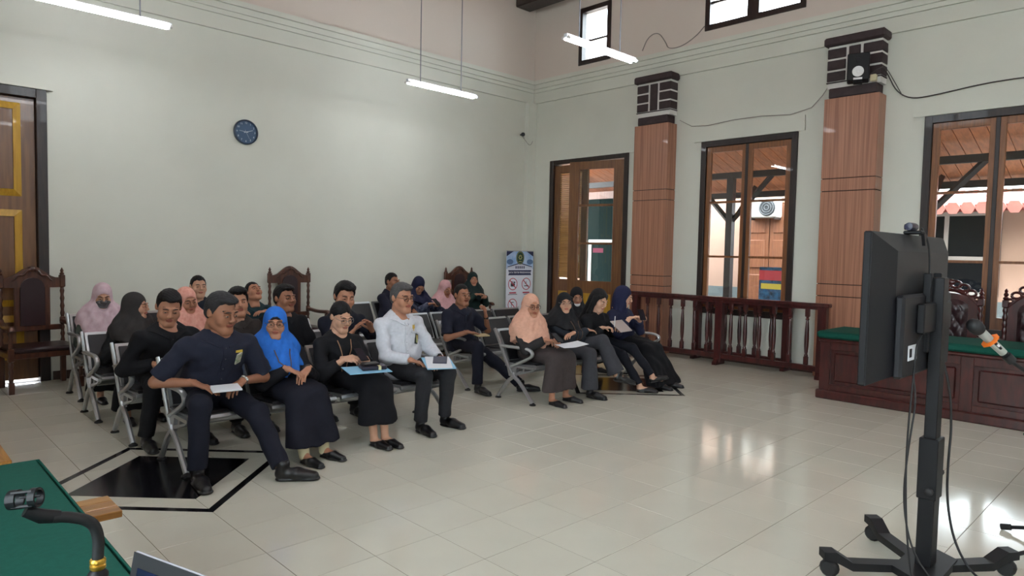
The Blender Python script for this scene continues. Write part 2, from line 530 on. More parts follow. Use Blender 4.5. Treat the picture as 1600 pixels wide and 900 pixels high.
# ---------------------------------------------------------------- panelled double door in the clock wall
def panel_leaf(root, x0, x1, z0, z1, y, stile=.13):
    ox, oy, oz = root.location
    leaf = MB().bbox(x0 - ox, x1 - ox, y - oy, y + .045 - oy, z0 - oz, z1 - oz, .003).build('leaf', DOORWOOD, root)
    for a, b in ((2.09, 3.12), (0.86, 1.94), (0.26, 0.76)):
        u0, u1 = x0 + stile, x1 - stile
        m = MB()
        w = .075
        def bar(p, q, r, s):   # bevelled strip: outer edge p-q low, inner edge r-s raised
            yo, yi, yb = y - .004, y - .034, y + .004
            m.add([(p[0] - ox, yo - oy, p[1] - oz), (q[0] - ox, yo - oy, q[1] - oz), (s[0] - ox, yi - oy, s[1] - oz), (r[0] - ox, yi - oy, r[1] - oz),
                   (p[0] - ox, yb - oy, p[1] - oz), (q[0] - ox, yb - oy, q[1] - oz), (s[0] - ox, yb - oy, s[1] - oz), (r[0] - ox, yb - oy, r[1] - oz)],
                  [(0, 1, 2, 3), (3, 2, 6, 7), (0, 3, 7, 4), (1, 5, 6, 2), (0, 4, 5, 1), (4, 7, 6, 5)])
        c = [(u0, a), (u1, a), (u1, b), (u0, b)]
        ci = [(u0 + w, a + w), (u1 - w, a + w), (u1 - w, b - w), (u0 + w, b - w)]
        for k in range(4):
            bar(c[k], c[(k + 1) % 4], ci[k], ci[(k + 1) % 4])
        m.build('moulding', YELLOWWOOD, leaf)
        MB().bbox(u0 + w - ox, u1 - w - ox, y - .02 - oy, y + .002 - oy, a + w - oz, b - w - oz, .003).build('panel', DOORWOOD, leaf)
    return leaf
d1 = empty('door_1', ((DOOR1[0] + DOOR1[1]) / 2, YB, 0))
tag(d1, 'tall brown double door with yellow panel mouldings at the left edge', kind='structure')
b = MB()
ox = d1.location.x
for q in ((DOOR1[0], DOOR1[0] + .10, 0, DOOR1[3]), (DOOR1[1] - .10, DOOR1[1], 0, DOOR1[3]), (DOOR1[0] + .10, DOOR1[1] - .10, DOOR1[3] - .10, DOOR1[3])):
    b.bbox(q[0] - ox, q[1] - ox, -.03, .14, q[2], q[3], .004)
b.build('door_frame', DARKFRAME, d1)
mid = (DOOR1[0] + DOOR1[1]) / 2
for q in ((DOOR1[0] + .09, DOOR1[0] + .13, 0.03, DOOR1[3] - .09), (DOOR1[1] - .13, DOOR1[1] - .09, 0.03, DOOR1[3] - .09), (DOOR1[0] + .13, DOOR1[1] - .13, DOOR1[3] - .14, DOOR1[3] - .09), (mid - .03, mid + .03, .03, DOOR1[3] - .14)):
    MB().box(q[0] - ox, q[1] - ox, .096, .125, q[2], q[3]).build('door_stop', DARKFRAME, d1)
panel_leaf(d1, DOOR1[0] + .105, mid - .003, .032, DOOR1[3] - .105, YB + .05)
panel_leaf(d1, mid + .003, DOOR1[1] - .105, .032, DOOR1[3] - .105, YB + .05)
MB().box(DOOR1[0] - .03 - ox, DOOR1[1] + .06 - ox, -.05, 0.0, DOOR1[3], DOOR1[3] + .025).build('drip_ledge', CREAM, d1)

# ---------------------------------------------------------------- half open door in the window wall
d2 = empty('door_2', (XR, (DOOR2[0] + DOOR2[1]) / 2, 0))
tag(d2, 'brown double door with louvred leaf and glazed leaf in the corner', kind='structure')
oy = d2.location.y
b = MB()
for q in ((DOOR2[0], DOOR2[0] + .085, 0, DOOR2[3]), (DOOR2[1] - .085, DOOR2[1], 0, DOOR2[3]), (DOOR2[0] + .085, DOOR2[1] - .085, DOOR2[3] - .08, DOOR2[3])):
    b.bbox(-.03, .14, q[0] - oy, q[1] - oy, q[2], q[3], .004)
b.build('door_frame', DARKFRAME, d2)
# louvred leaf (far side)
def leaf_frame(m, w, h, zt, st=.14, th=.045):
    m.bbox(0, th, 0, st, .02, h, .003)
    m.bbox(0, th, w - st, w, .02, h, .003)
    m.bbox(.001, th - .001, st, w - st, h - .14, h, .003)
    m.bbox(.001, th - .001, st, w - st, .02, .22, .003)
    m.bbox(.001, th - .001, st, w - st, .88, 1.10, .003)
LW, LH = 0.80, 3.20
lv = empty('leaf', (0.02, DOOR2[1] - .09 - LW - oy, 0)); lv.parent = d2
m = MB(); leaf_frame(m, LW, LH, 0); m.build('leaf_frame', DOORWOOD, lv)
LOUV = wood_mat('louvre_wood', (188, 150, 84), (160, 122, 62), 0.4, (20, 2, 20))
z = 1.13
while z < 3.04:
    MB().add([(0.0, .14, z), (0.0, LW - .14, z), (.04, LW - .14, z + .03), (.04, .14, z + .03), (0.0, .14, z + .008), (0.0, LW - .14, z + .008), (.04, LW - .14, z + .038), (.04, .14, z + .038)],
             [(0, 1, 2, 3), (7, 6, 5, 4), (0, 4, 5, 1), (3, 2, 6, 7), (0, 3, 7, 4), (1, 5, 6, 2)]).build('slat', LOUV, lv)
    z += .036
MB().bbox(.008, .036, .14, LW - .14, .22, .88, .004).build('panel', YELLOWWOOD, lv)
MB().box(-.002, 0.0, .17, .27, 1.42, 1.56).build('paper_notice', mat('pale_green_paper', (196, 214, 196), .8), lv)
# glazed leaf, hinged on the near jamb and swung a little into the room
gl = empty('leaf', (-.01, DOOR2[0] + .09 - oy, 0), math.radians(13)); gl.parent = d2
GW = 1.05
m = MB(); leaf_frame(m, GW, LH, 0, .19); m.build('leaf_frame', DOORWOOD, gl)
for zz in (1.76, 2.43):
    MB().bbox(.004, .041, .19, GW - .19, zz - .02, zz + .02, .004).build('glazing_bar', DOORWOOD, gl)
for a, c in ((1.10, 1.74), (1.78, 2.41), (2.45, 3.06)):
    MB().box(.02, .025, .19, GW - .19, a, c).build('pane', GLASS, gl)
MB().bbox(.004, .041, .19, GW - .19, .22, .88, .004).build('panel', YELLOWWOOD, gl)
MB().box(.0185, .0195, .36, .56, 1.60, 1.68).build('door_sticker', mat('pink_sticker', (232, 130, 160), .6), gl)

# ---------------------------------------------------------------- wood clad pilasters with brickwork heads
def pilaster(n, y0, y1, label, label2):
    root = empty('trim_%d' % n, (9.335, (y0 + y1) / 2, 0))
    tag(root, label, kind='structure')
    hw = (y1 - y0) / 2
    MB().box(-.11, .124, -hw + .012, hw - .012, 0, 3.65).build('core', mat('groove_shadow', (30, 20, 16), .8), root)
    zs = [0, 1.085, 1.245, 2.46, 2.625, 3.67]
    for k in range(5):
        MB().bbox(-.125, .124, -hw, hw, zs[k] + .005, zs[k + 1] - .005, .002).build('panel', LAMINATE, root)
    MB().bbox(-.105, .124, -hw + .04, hw - .04, 3.67, 3.80, .012).build('cap', BRICK, root)
    # brick head
    W2 = hw - .01
    MB().box(-.07, .124, -W2, W2, 3.80, 4.36).build('pier', MORTAR, root)
    c = .07
    for k in range(3):
        z0_ = 3.895 + k * .148
        for s in (1, -1):
            a, b2 = (c + .035, W2 + .008) if s > 0 else (-W2 - .008, -c - .035)
            MB().bbox(-.085, .118, a, b2, z0_, z0_ + .122, .006).build('brick', BRICK, root)
    MB().bbox(-.085, -.05, -c, c, 3.895, 4.315, .006).build('brick', BRICK, root)
    MB().bbox(-.09, .118, -W2 - .012, W2 + .012, 3.872, 3.885, .002).build('course', BRICK, root)
    MB().bbox(-.14, .124, -W2 - .045, W2 + .045, 4.345, 4.455, .02).build('brick_cap', BRICK, root)
    return root
pilaster(10, 6.045, 6.685, 'wood-clad pilaster with brick head beside the half open door', '')
pilaster(11, 2.99, 3.66, 'wood-clad pilaster with brick head carrying the loudspeaker', '')

# ---------------------------------------------------------------- outside: walkway roof, ground, opposite building
GROUND = mat('grey_paving', (120, 116, 110), .8, noise=.2)
struct('ground', MB().box(-30, 40, -40, 40, -0.5, -0.09), GROUND)
struct('walkway_floor', MB().box(XR + TH, 12.9, -6, 13, -0.09, -0.02), mat('grey_tile', (92, 92, 94), .5))
PLANK = mat('orange_plank', (214, 132, 86), .5, noise=.3, nscale=3, stretch=(1, 8, 8), rand=.12)
roof = empty('walkway_roof', (9.8, 4, 3.72)); tag(roof, 'orange timber plank roof over the walkway outside', kind='structure')
slope = -0.30
pl = MB()
pl.add([(0, 0, 0), (0, .19, 0), (3.1, .19, 3.1 * slope), (3.1, 0, 3.1 * slope), (0, 0, .025), (0, .19, .025), (3.1, .19, 3.1 * slope + .025), (3.1, 0, 3.1 * slope + .025)],
       [(0, 3, 2, 1), (4, 5, 6, 7), (0, 1, 5, 4), (2, 3, 7, 6), (0, 4, 7, 3), (1, 2, 6, 5)])
pm = pl.mesh('plank', PLANK)
y = -6.0
while y < 9.0:
    obj('plank', pm, roof, (0, y, 0.004 * random.random()))
    y += .2
MB().prism([(0, .04), (3.2, .04 + 3.2 * slope), (3.2, .08 + 3.2 * slope), (0, .08)], lambda u, v, d: (u, d, v), -10, 9.2).build('roof_sheet', mat('grey_roof_sheet', (90, 84, 82), .7), roof)
def ext_beam(mbargs, name='beam'):
    return MB().box(*mbargs)
STEEL = mat('dark_brown_steel', (44, 34, 32), .5)
for X_, z_ in ((11.4, 3.09), (12.55, 2.84)):
    MB().box(X_ - .05 - 9.8, X_ + .05 - 9.8, -10, 9, z_ - .11 - 3.72, z_ - 3.72).build('beam', STEEL, roof)
for k, yy in enumerate((-3.1, -0.05, 3.03, 6.11)):
    p = empty('post', (11.4, yy, -0.02)); tag(p, ['dark steel post far along the walkway', 'dark steel post of the walkway seen in the right window', 'dark steel post of the walkway between both windows', 'dark steel post of the walkway seen in the left window'][k], 'post', 'walkway posts')
    MB().box(-.06, .06, -.06, .06, 0, 3.0).build('shaft', STEEL, p)
    MB().bbox(-.10, .10, -.10, .10, 0, .12, .01).build('base', STEEL, p)
    for s in (-1, 1):
        MB().tube([(0, s * .04, 2.25), (0, s * .75, 3.02)], .05, 4).build('brace', STEEL, p)
    MB().tube([(.04, 0, 2.2), (.9, 0, 2.92)], .05, 4).build('brace', STEEL, p)
WHITEFR0 = mat('pale_frame', (190, 190, 182), .5)
PEACH = mat('peach_wall', (186, 150, 130), .8, noise=.06, nscale=2)
DGREY = mat('grey_dado', (104, 112, 112), .7)
# near wing seen through the first window
wing = empty('side_wing', (14.2, 8.3, 0)); tag(wing, 'peach painted wing of the building across the walkway', 'building')
MB().box(0, .3, -2.3, 5.5, .9, 4.2).build('wall', PEACH, wing)
MB().box(-.01, .3, -2.3, 5.5, -.09, .9).build('dado', DGREY, wing)
WDOOR = wood_mat('brown_panel_door', (150, 96, 66), (126, 76, 50), .5)
for k in range(2):
    f = MB().box(-.05, 0, -2.25 + k * .62, -1.65 + k * .62, .5, 2.75).build('door_leaf', WDOOR, wing)
    for a in (.6, 1.35, 2.1):
        MB().bbox(-.07, -.04, -2.17 + k * .62, -1.73 + k * .62, a, a + .6, .01).build('door_panel', WDOOR, f)
f = MB().box(-.04, 0, .55, 1.35, 1.3, 2.7).build('window', DARKFRAME, wing)
MB().box(-.045, -.03, .62, 1.28, 1.37, 2.63).build('pane', mat('dim_pane', (150, 158, 150), .5), f)
for k in range(4):
    for s in (-1, 1):
        MB().tube([(-.06, .95 - s * .33, 1.37 + k * .315), (-.06, .95 + s * .33, 1.685 + k * .315)], .008, 4).build('grille_bar', STEEL, f)
MB().box(-.05, 0, 1.5, 2.4, 0, 1.25).build('orange_board', mat('orange_board', (196, 110, 76), .6), wing)
ac = empty('air_conditioner', (14.16, 6.72, 2.42)); tag(ac, 'white outdoor air conditioning unit on the peach wall', 'air conditioner')
MB().bbox(-.26, -.03, -.33, .33, 0, .42, .02).build('casing', mat('ac_casing', (200, 198, 190), .5), ac)
g = MB().lathe([(.0, -.275), (.17, -.275), (.18, -.265), (.18, -.255)], (0, -.10, .21), 24, 'x').build('fan_grille', mat('ac_grille', (60, 62, 66), .5), ac)
for r in (.05, .10, .15):
    MB().tube([(-.285, -.10 + r * math.cos(t * PI / 10), .21 + r * math.sin(t * PI / 10)) for t in range(21)], .006, 5).build('grille_ring', mat('grille_grey', (110, 112, 114), .5), g)
for yy in (-.30, .27):
    MB().box(-.30, .0395, yy, yy + .03, -.04, 0).build('bracket', STEEL, ac)
sb = empty('standing_banner', (12.0, 5.55, -.02)); tag(sb, 'colourful blue and red roll-up banner outside the left window', 'banner')
MB().box(0, .02, -.26, .26, .06, 1.42).build('sheet', mat('banner_blue', (52, 108, 150), .6, rgb2=(24, 40, 60), nscale=9), sb)
MB().box(-.003, 0, -.26, .26, 1.18, 1.36).build('title_strip', mat('banner_red', (206, 66, 74), .6), sb)
MB().box(-.003, 0, -.22, .22, 1.02, 1.12).build('yellow_strip', mat('banner_yellow', (226, 200, 70), .6), sb)
MB().bbox(-.08, .1, -.28, .28, 0, .06, .02).build('base', ALU, sb)
# outer green door in a brown frame standing beyond the half open door
od = empty('outer_door', (11.3, 9.0, -.02)); tag(od, 'dark green door in a brown frame seen through the glazed leaf', 'door')
TEAL = mat('teal_door', (22, 36, 34), .9, spec=.1)
MB().box(0, .05, -.62, .40, 0, 2.75).build('leaf', TEAL, od)
for a, b_ in ((-.80, -.62), (.40, .58)):
    MB().box(-.03, .08, a, b_, 0, 2.9).build('jamb', WDOOR, od)
MB().box(-.03, .08, -.62, .40, 2.75, 2.9).build('lintel', WDOOR, od)
MB().box(-.02, 0, -.52, -.44, .1, 1.9).box(-.02, 0, .22, .30, .1, 1.9).box(-.02, 0, -.44, .22, 1.82, 1.9).build('door_strip', WHITEFR0, od)
MB().box(0, .3, .58, 3.5, 0, 3.6).build('side_wall', PEACH, od)
# opposite building seen through the second window
ob = empty('opposite_building', (17.0, 2.0, 0)); tag(ob, 'peach building with dark windows under a red tiled eave', 'building')
MB().box(0, .3, -12, 9, .75, 2.95).build('wall', PEACH, ob)
MB().box(-.01, .3, -12, 9, -.09, .75).build('dado', DGREY, ob)
DIM = mat('dark_pane', (22, 24, 27), .7, spec=.0)
WHITEFR = mat('white_frame', (176, 168, 162), .5)
for k, (a, b_) in enumerate(((1.05, 3.0), (-4.4, -2.4), (4.6, 6.4))):
    f = MB().box(-.05, 0, a, b_, .85, 2.62).build('window', DIM, ob)
    for yy in (a, (a + b_) / 2 - .04, b_ - .08):
        MB().box(-.09, -.03, yy, yy + .08, .85, 2.62).build('window_bar', WHITEFR, f)
    for zz in (.85, 1.6, 2.54):
        MB().box(-.085, -.03, a + .08, b_ - .08, zz, zz + .08).build('window_bar', WHITEFR, f)
RED = mat('red_fascia', (150, 50, 48), .6)
TERRA = mat('pale_terracotta', (170, 104, 92), .7, noise=.2, nscale=5)
MB().box(-1.35, -1.28, -12, 9, 2.56, 2.68).build('fascia', RED, ob)
rs = MB()
ny = 84
for i in range(ny):
    yy = -12 + 21 * i / ny
    rs.tube([(-1.4, yy + .125, 2.62), (0.3, yy + .125, 3.02)], .13, 6)
rs_o = rs.build('roof_tiles', TERRA, ob); rs_o['kind'] = 'stuff'
# ------------------------------------------------------------------ pendant fluorescent lamps
def pendant(x, y, z, label):
    r = empty('pendant_lamp', (x, y, z)); tag(r, label, 'lamp', 'pendant fluorescent lamps')
    L = .625
    prof = [(-.020, -.018), (-.024, .022), (.024, .022), (.020, -.018)]
    MB().prism(prof, lambda u, v, d: (d, u, v + .02), -L, L).build('reflector', BATTEN, r)
    for s in (-1, 1):
        MB().tube([(-L + .02, s * .040, 0), (L - .02, s * .040, 0)], .014, 10).build('tube', TUBE, r, True)
        for e in (-1, 1):
            MB().lathe([(.016, 0), (.016, .028)], (e * (L - .014) - .014, s * .040, 0), 10, 'x').build('lamp_holder', WHITEPL, r)
    for e in (-.40, .33):
        MB().tube([(e, 0, .045), (e, 0, ZC - z)], .007, 6).build('rod', mat('grey_rod', (120, 122, 128), .4, metal=.5), r)
    return r
pendant(1.83, 7.78, 3.87, 'twin tube pendant lamp at the top left corner')
pendant(6.10, 7.78, 3.87, 'twin tube pendant lamp hanging before the clock wall near the corner')
pendant(6.14, 4.94, 3.885, 'twin tube pendant lamp in front of the small high window')
for xx in (1.83, 6.10):
    for yy in (4.94, 2.10, -0.74, -3.58):
        if (xx, yy) not in ((6.10, 4.94), (6.10, 2.10)):
            pendant(xx, yy, 3.87, 'twin tube pendant lamp hanging out of view over the hall')

# ------------------------------------------------------------------ row benches
def rounded(path, it=2):
    for _ in range(it):
        q = [path[0]]
        for a, b in zip(path[:-1], path[1:]):
            a, b = Vector(a), Vector(b)
            q += [tuple(a * .75 + b * .25), tuple(a * .25 + b * .75)]
        q.append(path[-1])
        path = q
    return path
SW = 0.575
def make_bench():
    r = empty('waiting_bench')
    n = 4
    W_ = n * SW
    MB().bbox(.03, W_ - .03, .22, .31, .285, .335, .015).build('beam', ALU, r)
    # seat shells and pads
    seatp = [(-.02, .372), (-.03, .385), (-.02, .405), (.02, .412), (.25, .395), (.42, .40), (.425, .385), (.25, .38), (.02, .392)]
    backp = [(.405, .41), (.47, .55), (.585, .74), (.60, .74), (.612, .725), (.487, .54), (.42, .40)]
    frame_t = .012
    for k in range(n):
        x0, x1 = k * SW + .022, (k + 1) * SW - .022
        s = MB().prism(seatp, lambda u, v, d: (d, u, v), x0, x1).build('seat', ALU, r)
        MB().prism([(-.0, .408), (.02, .428), (.25, .412), (.40, .414), (.40, .398), (.25, .39), (.02, .404)], lambda u, v, d: (d, u, v), x0 + .02, x1 - .02).build('seat_pad', BLACKPAD, s)
        b = MB().prism(backp, lambda u, v, d: (d, u, v), x0, x1).build('backrest', ALU, r)
        MB().prism([(.412, .425), (.46, .555), (.562, .722), (.575, .715), (.475, .545), (.425, .42)], lambda u, v, d: (d, u - .012, v), x0 + .022, x1 - .022).build('back_pad', BLACKPAD, b)
    # brackets between the seats
    for k in range(n + 1):
        x = min(max(k * SW, .012), W_ - .012)
        m = MB()
        def flat(poly, m=m, x=x, h=.014):
            m.prism(poly, lambda u, v, d: (d, u, v), x - h, x + h)
        flat([(-.01, .365), (-.01, .392), (.42, .386), (.42, .362)])
        flat([(.0, .366), (.02, .35), (.30, .265), (.32, .29)])
        flat([(.12, .372), (.15, .372), (.16, .315), (.135, .318)])
        flat([(.24, .37), (.40, .37), (.36, .26), (.26, .26)])
        m.build('bracket', ALU, r)
    for x in (.0, W_):
        b = MB()
        b.tube(rounded([(x, .30, .25), (x, .42, .43), (x, .50, .59), (x, .60, .745)]), [.020] * 11 if False else .019, 8, sx=.8)
        b.build('upright', ALU, r, True)
        l = MB()
        l.tube(rounded([(x, .30, .30), (x, .28, .255), (x, .20, .22), (x, .0, .02)]), .021, 8)
        l.tube(rounded([(x, .28, .27), (x, .32, .24), (x, .38, .2), (x, .52, .02)]), .021, 8)
        lo = l.build('leg', ALU, r, True)
        for yy in (0, .52):
            MB().lathe([(.034, 0), (.034, .01), (.02, .02), (.012, .03)], (x, yy, 0), 12).build('foot', RUBBER, lo, True)
        MB().tube(rounded([(x, .49, .57), (x, .30, .575), (x, .06, .58), (x, .0, .52), (x, .10, .46), (x, .33, .365)], 3), .017, 8, sx=1.35).build('armrest', ALU, r, True)
    return r
bench0 = make_bench()
ROWS = [4.81, 5.82, 6.78, 7.80]
LX = [1.60, 1.54, 1.52, 1.60]
RX = [5.0, 4.98, 5.0, 4.74]
names = ['front', 'second', 'third', 'last']
first = True
for side, xs in (('left', LX), ('right', RX)):
    for k in range(4):
        o = bench0 if first else copy_tree(bench0)
        first = False
        o.location = (xs[k], ROWS[k], 0)
        o.scale = (1, 1, 1.12 if k == 3 else 1)
        tag(o, 'silver and black four-seat waiting bench, %s row of the %s block' % (names[k], side), 'bench', 'waiting benches in rows')

# ------------------------------------------------------------------ carved armchairs
def turned(m, x, y, z0, z1, r):
    n = max(3, int((z1 - z0) / .07))
    prof = [(r, 0)]
    h = z1 - z0
    for k in range(n):
        a = h * (k + .1) / n; b = h * (k + .5) / n; c = h * (k + .9) / n
        prof += [(r * .7, a), (r * 1.0, b), (r * .7, c)]
    prof.append((r, h))
    m.lathe(prof, (x, y, z0), 10)
def carved_chair(loc, rz, label):
    # front of the chair looks to -y
    r = empty('carved_armchair', loc, rz); tag(r, label, 'chair', 'carved wooden armchairs by the wall')
    w = .29
    for sx in (-1, 1):
        m = MB().bbox(sx * w - .026, sx * w + .026, .20, .252, 0, .44, .006)
        turned(m, sx * w, .226, .44, .66, .024)
        m.bbox(sx * w - .024, sx * w + .024, .203, .25, .66, .74, .006)
        turned(m, sx * w, .226, .74, 1.08, .024)
        m.bbox(sx * w - .028, sx * w + .028, .198, .254, 1.08, 1.22, .008)
        m.lathe([(.02, 0), (.026, .015), (.012, .03), (.02, .045), (.0, .085)], (sx * w, .226, 1.22), 10)
        m.build('back_post', CARVEDWOOD, r, True)
        f = MB().bbox(sx * (w + .03) - .026, sx * (w + .03) + .026, -.27, -.218, 0, .12, .004)
        turned(f, sx * (w + .03), -.244, .12, .34, .025)
        f.bbox(sx * (w + .03) - .028, sx * (w + .03) + .028, -.272, -.216, .34, .47, .006)
        turned(f, sx * (w + .03), -.244, .47, .66, .024)
        f.build('front_leg', CARVEDWOOD, r, True)
        MB().tube(rounded([(sx * w, .22, .70), (sx * (w + .02), .0, .675), (sx * (w + .035), -.18, .68), (sx * (w + .035), -.30, .69), (sx * (w + .035), -.315, .655)], 2), .027, 8, sx=1.3).build('armrest', CARVEDWOOD, r, True)
    m = MB().bbox(-w, w, -.27, -.22, .36, .42, .006).bbox(-w, w, .2, .25, .36, .42, .006)
    m.bbox(-w - .045, -w + .005, -.24, .22, .36, .42, .006).bbox(w - .005, w + .045, -.24, .22, .36, .42, .006)
    m.build('seat_frame', CARVEDWOOD, r)
    b = MB(); b.bbox(-w - .01, w + .01, -.28, .21, .415, .475, .022); b.build('seat_cushion', LEATHER, r, True)
    # back panel: arched crest with carving, leather insert
    crest = [(-w + .02, 1.08), (w - .02, 1.08), (w - .02, 1.19)]
    for k in range(13):
        t = k / 12
        x = (w - .02) * (1 - 2 * t)
        crest.append((x, 1.19 + .13 * (math.cos(PI * min(1, abs(x) / .24)) * .5 + .5)))
    MB().prism(crest, lambda u, v, d: (u, d, v), .208, .244).build('crest_rail', CARVEDWOOD, r)
    cv = MB()
    for s in (-1, 1):
        cv.tube([(s * (.02 + .17 * t), .2, 1.275 - .11 * t + .012 * math.sin(t * 12)) for t in [i / 10 for i in range(11)]], [.02 - .012 * i / 10 for i in range(11)], 6)
    cv.sphere((0, .2, 1.285), (.03, .012, .03), 8, 6)
    cv.build('carving', CARVEDWOOD, r, True)
    MB().bbox(-.17, -.115, .212, .24, .62, 1.1, .006).build('back_stile', CARVEDWOOD, r)
    MB().bbox(.115, .17, .212, .24, .62, 1.1, .006).build('back_stile', CARVEDWOOD, r)
    MB().bbox(-w, w, .21, .242, .60, .66, .006).build('back_rail', CARVEDWOOD, r)
    p = [(-.115, .66), (.115, .66), (.115, 1.08)] + [(.115 * math.cos(t * PI / 8), 1.08 + .11 * math.sin(t * PI / 8)) for t in range(1, 8)] + [(-.115, 1.08)]
    MB().prism(p, lambda u, v, d: (u, d, v), .196, .236).build('back_cushion', LEATHER, r)
    return r
carved_chair((1.43, 8.86, 0), math.radians(6), 'empty carved wooden armchair with leather seat in front of the double door')
carved_chair((4.45, 8.92, 0), 0, 'carved wooden armchair against the wall behind the man in black')
carved_chair((7.58, 8.92, 0), 0, 'carved wooden armchair holding the woman in dark green')

# ------------------------------------------------------------------ balustrades before the window wall
def baluster_mesh():
    m = MB()
    m.bbox(-.026, .026, -.026, .026, 0, .11, .004)
    m.lathe([(.022, .11), (.026, .125), (.016, .145), (.022, .17), (.028, .25), (.030, .34), (.026, .46), (.019, .56), (.016, .585), (.027, .60), (.016, .615), (.022, .64)], (0, 0, 0), 10)
    m.bbox(-.026, .026, -.026, .026, .635, .735, .004)
    return m.mesh('baluster', REDWOOD, True)
BAL = baluster_mesh()
def balustrade(x, y0, y1, posts, bals, top, label):
    r = empty('balustrade', (x, (y0 + y1) / 2, 0)); tag(r, label, 'railing', 'mahogany balustrades')
    cy = (y0 + y1) / 2
    zb = .16
    MB().bbox(-.055, .055, y0 - cy - .04, y1 - cy + .04, top - .05, top, .01).build('handrail', REDWOOD, r)
    MB().bbox(-.03, .03, y0 - cy, y1 - cy, top - .085, top - .05, .004).build('upper_rail', REDWOOD, r)
    MB().bbox(-.035, .035, y0 - cy, y1 - cy, .09, zb, .006).build('bottom_rail', REDWOOD, r)
    for p in posts:
        q = MB().bbox(-.05, .05, p - cy - .055, p - cy + .055, .03, top - .05, .006).build('newel_post', REDWOOD, r)
        MB().prism([(-.13, 0), (.13, 0), (.13, .04), (.06, .09), (-.06, .09), (-.13, .04)], lambda u, v, d: (u, d, v), p - cy - .03, p - cy + .03).build('foot', REDWOOD, q)
    h = top - .085 - zb
    for p in bals:
        b = obj('baluster', BAL, r, (0, p - cy, zb))
        b.scale = (1, 1, h / .735)
    return r
balustrade(9.07, 3.45, 6.50, (3.50, 4.97, 6.45), (6.23, 6.02, 5.80, 5.59, 5.38, 5.17, 4.79, 4.57, 4.36, 4.15, 3.93, 3.70), .99, 'long mahogany balustrade along the window wall')
balustrade(9.35, 4.02, 5.56, (4.09, 5.5), (5.27, 5.03, 4.80, 4.56, 4.32), .93, 'short mahogany balustrade standing behind the long one under the window')

# ------------------------------------------------------------------ judges' bench
jb = empty('judges_bench', (7.85, 0.2, 0)); tag(jb, 'long panelled mahogany bench with green cloth top on the right', 'desk')
J0, J1 = -2.4 - .2, 3.04 - .2
MB().bbox(0.02, .66, J0, J1, .06, .66, .004).build('body', REDWOOD, jb)
MB().bbox(-.035, .70, J0 - .02, J1 + .03, 0, .10, .012).build('plinth', REDWOOD, jb)
MB().bbox(-.03, .70, J0 - .02, J1 + .02, .645, .685, .012).build('cornice', REDWOOD, jb)
yy = J1
while yy > J0 + .3:
    MB().bbox(-.012, .03, yy - .11, yy, .10, .645, .004).build('stile', REDWOOD, jb)
    y2 = yy - 1.36
    MB().bbox(-.008, .03, y2, yy - .11, .56, .645, .004).build('rail', REDWOOD, jb)
    MB().bbox(-.008, .03, y2, yy - .11, .10, .17, .004).build('rail', REDWOOD, jb)
    pnl = MB().bbox(.0, .03, y2 + .04, yy - .15, .205, .525, .015).build('panel', REDWOOD, jb)
    yy = y2
MB().bbox(-.05, .74, J0 - .03, J1 + .035, .685, .765, .022).build('tablecloth', GREENCLOTH, jb, True)

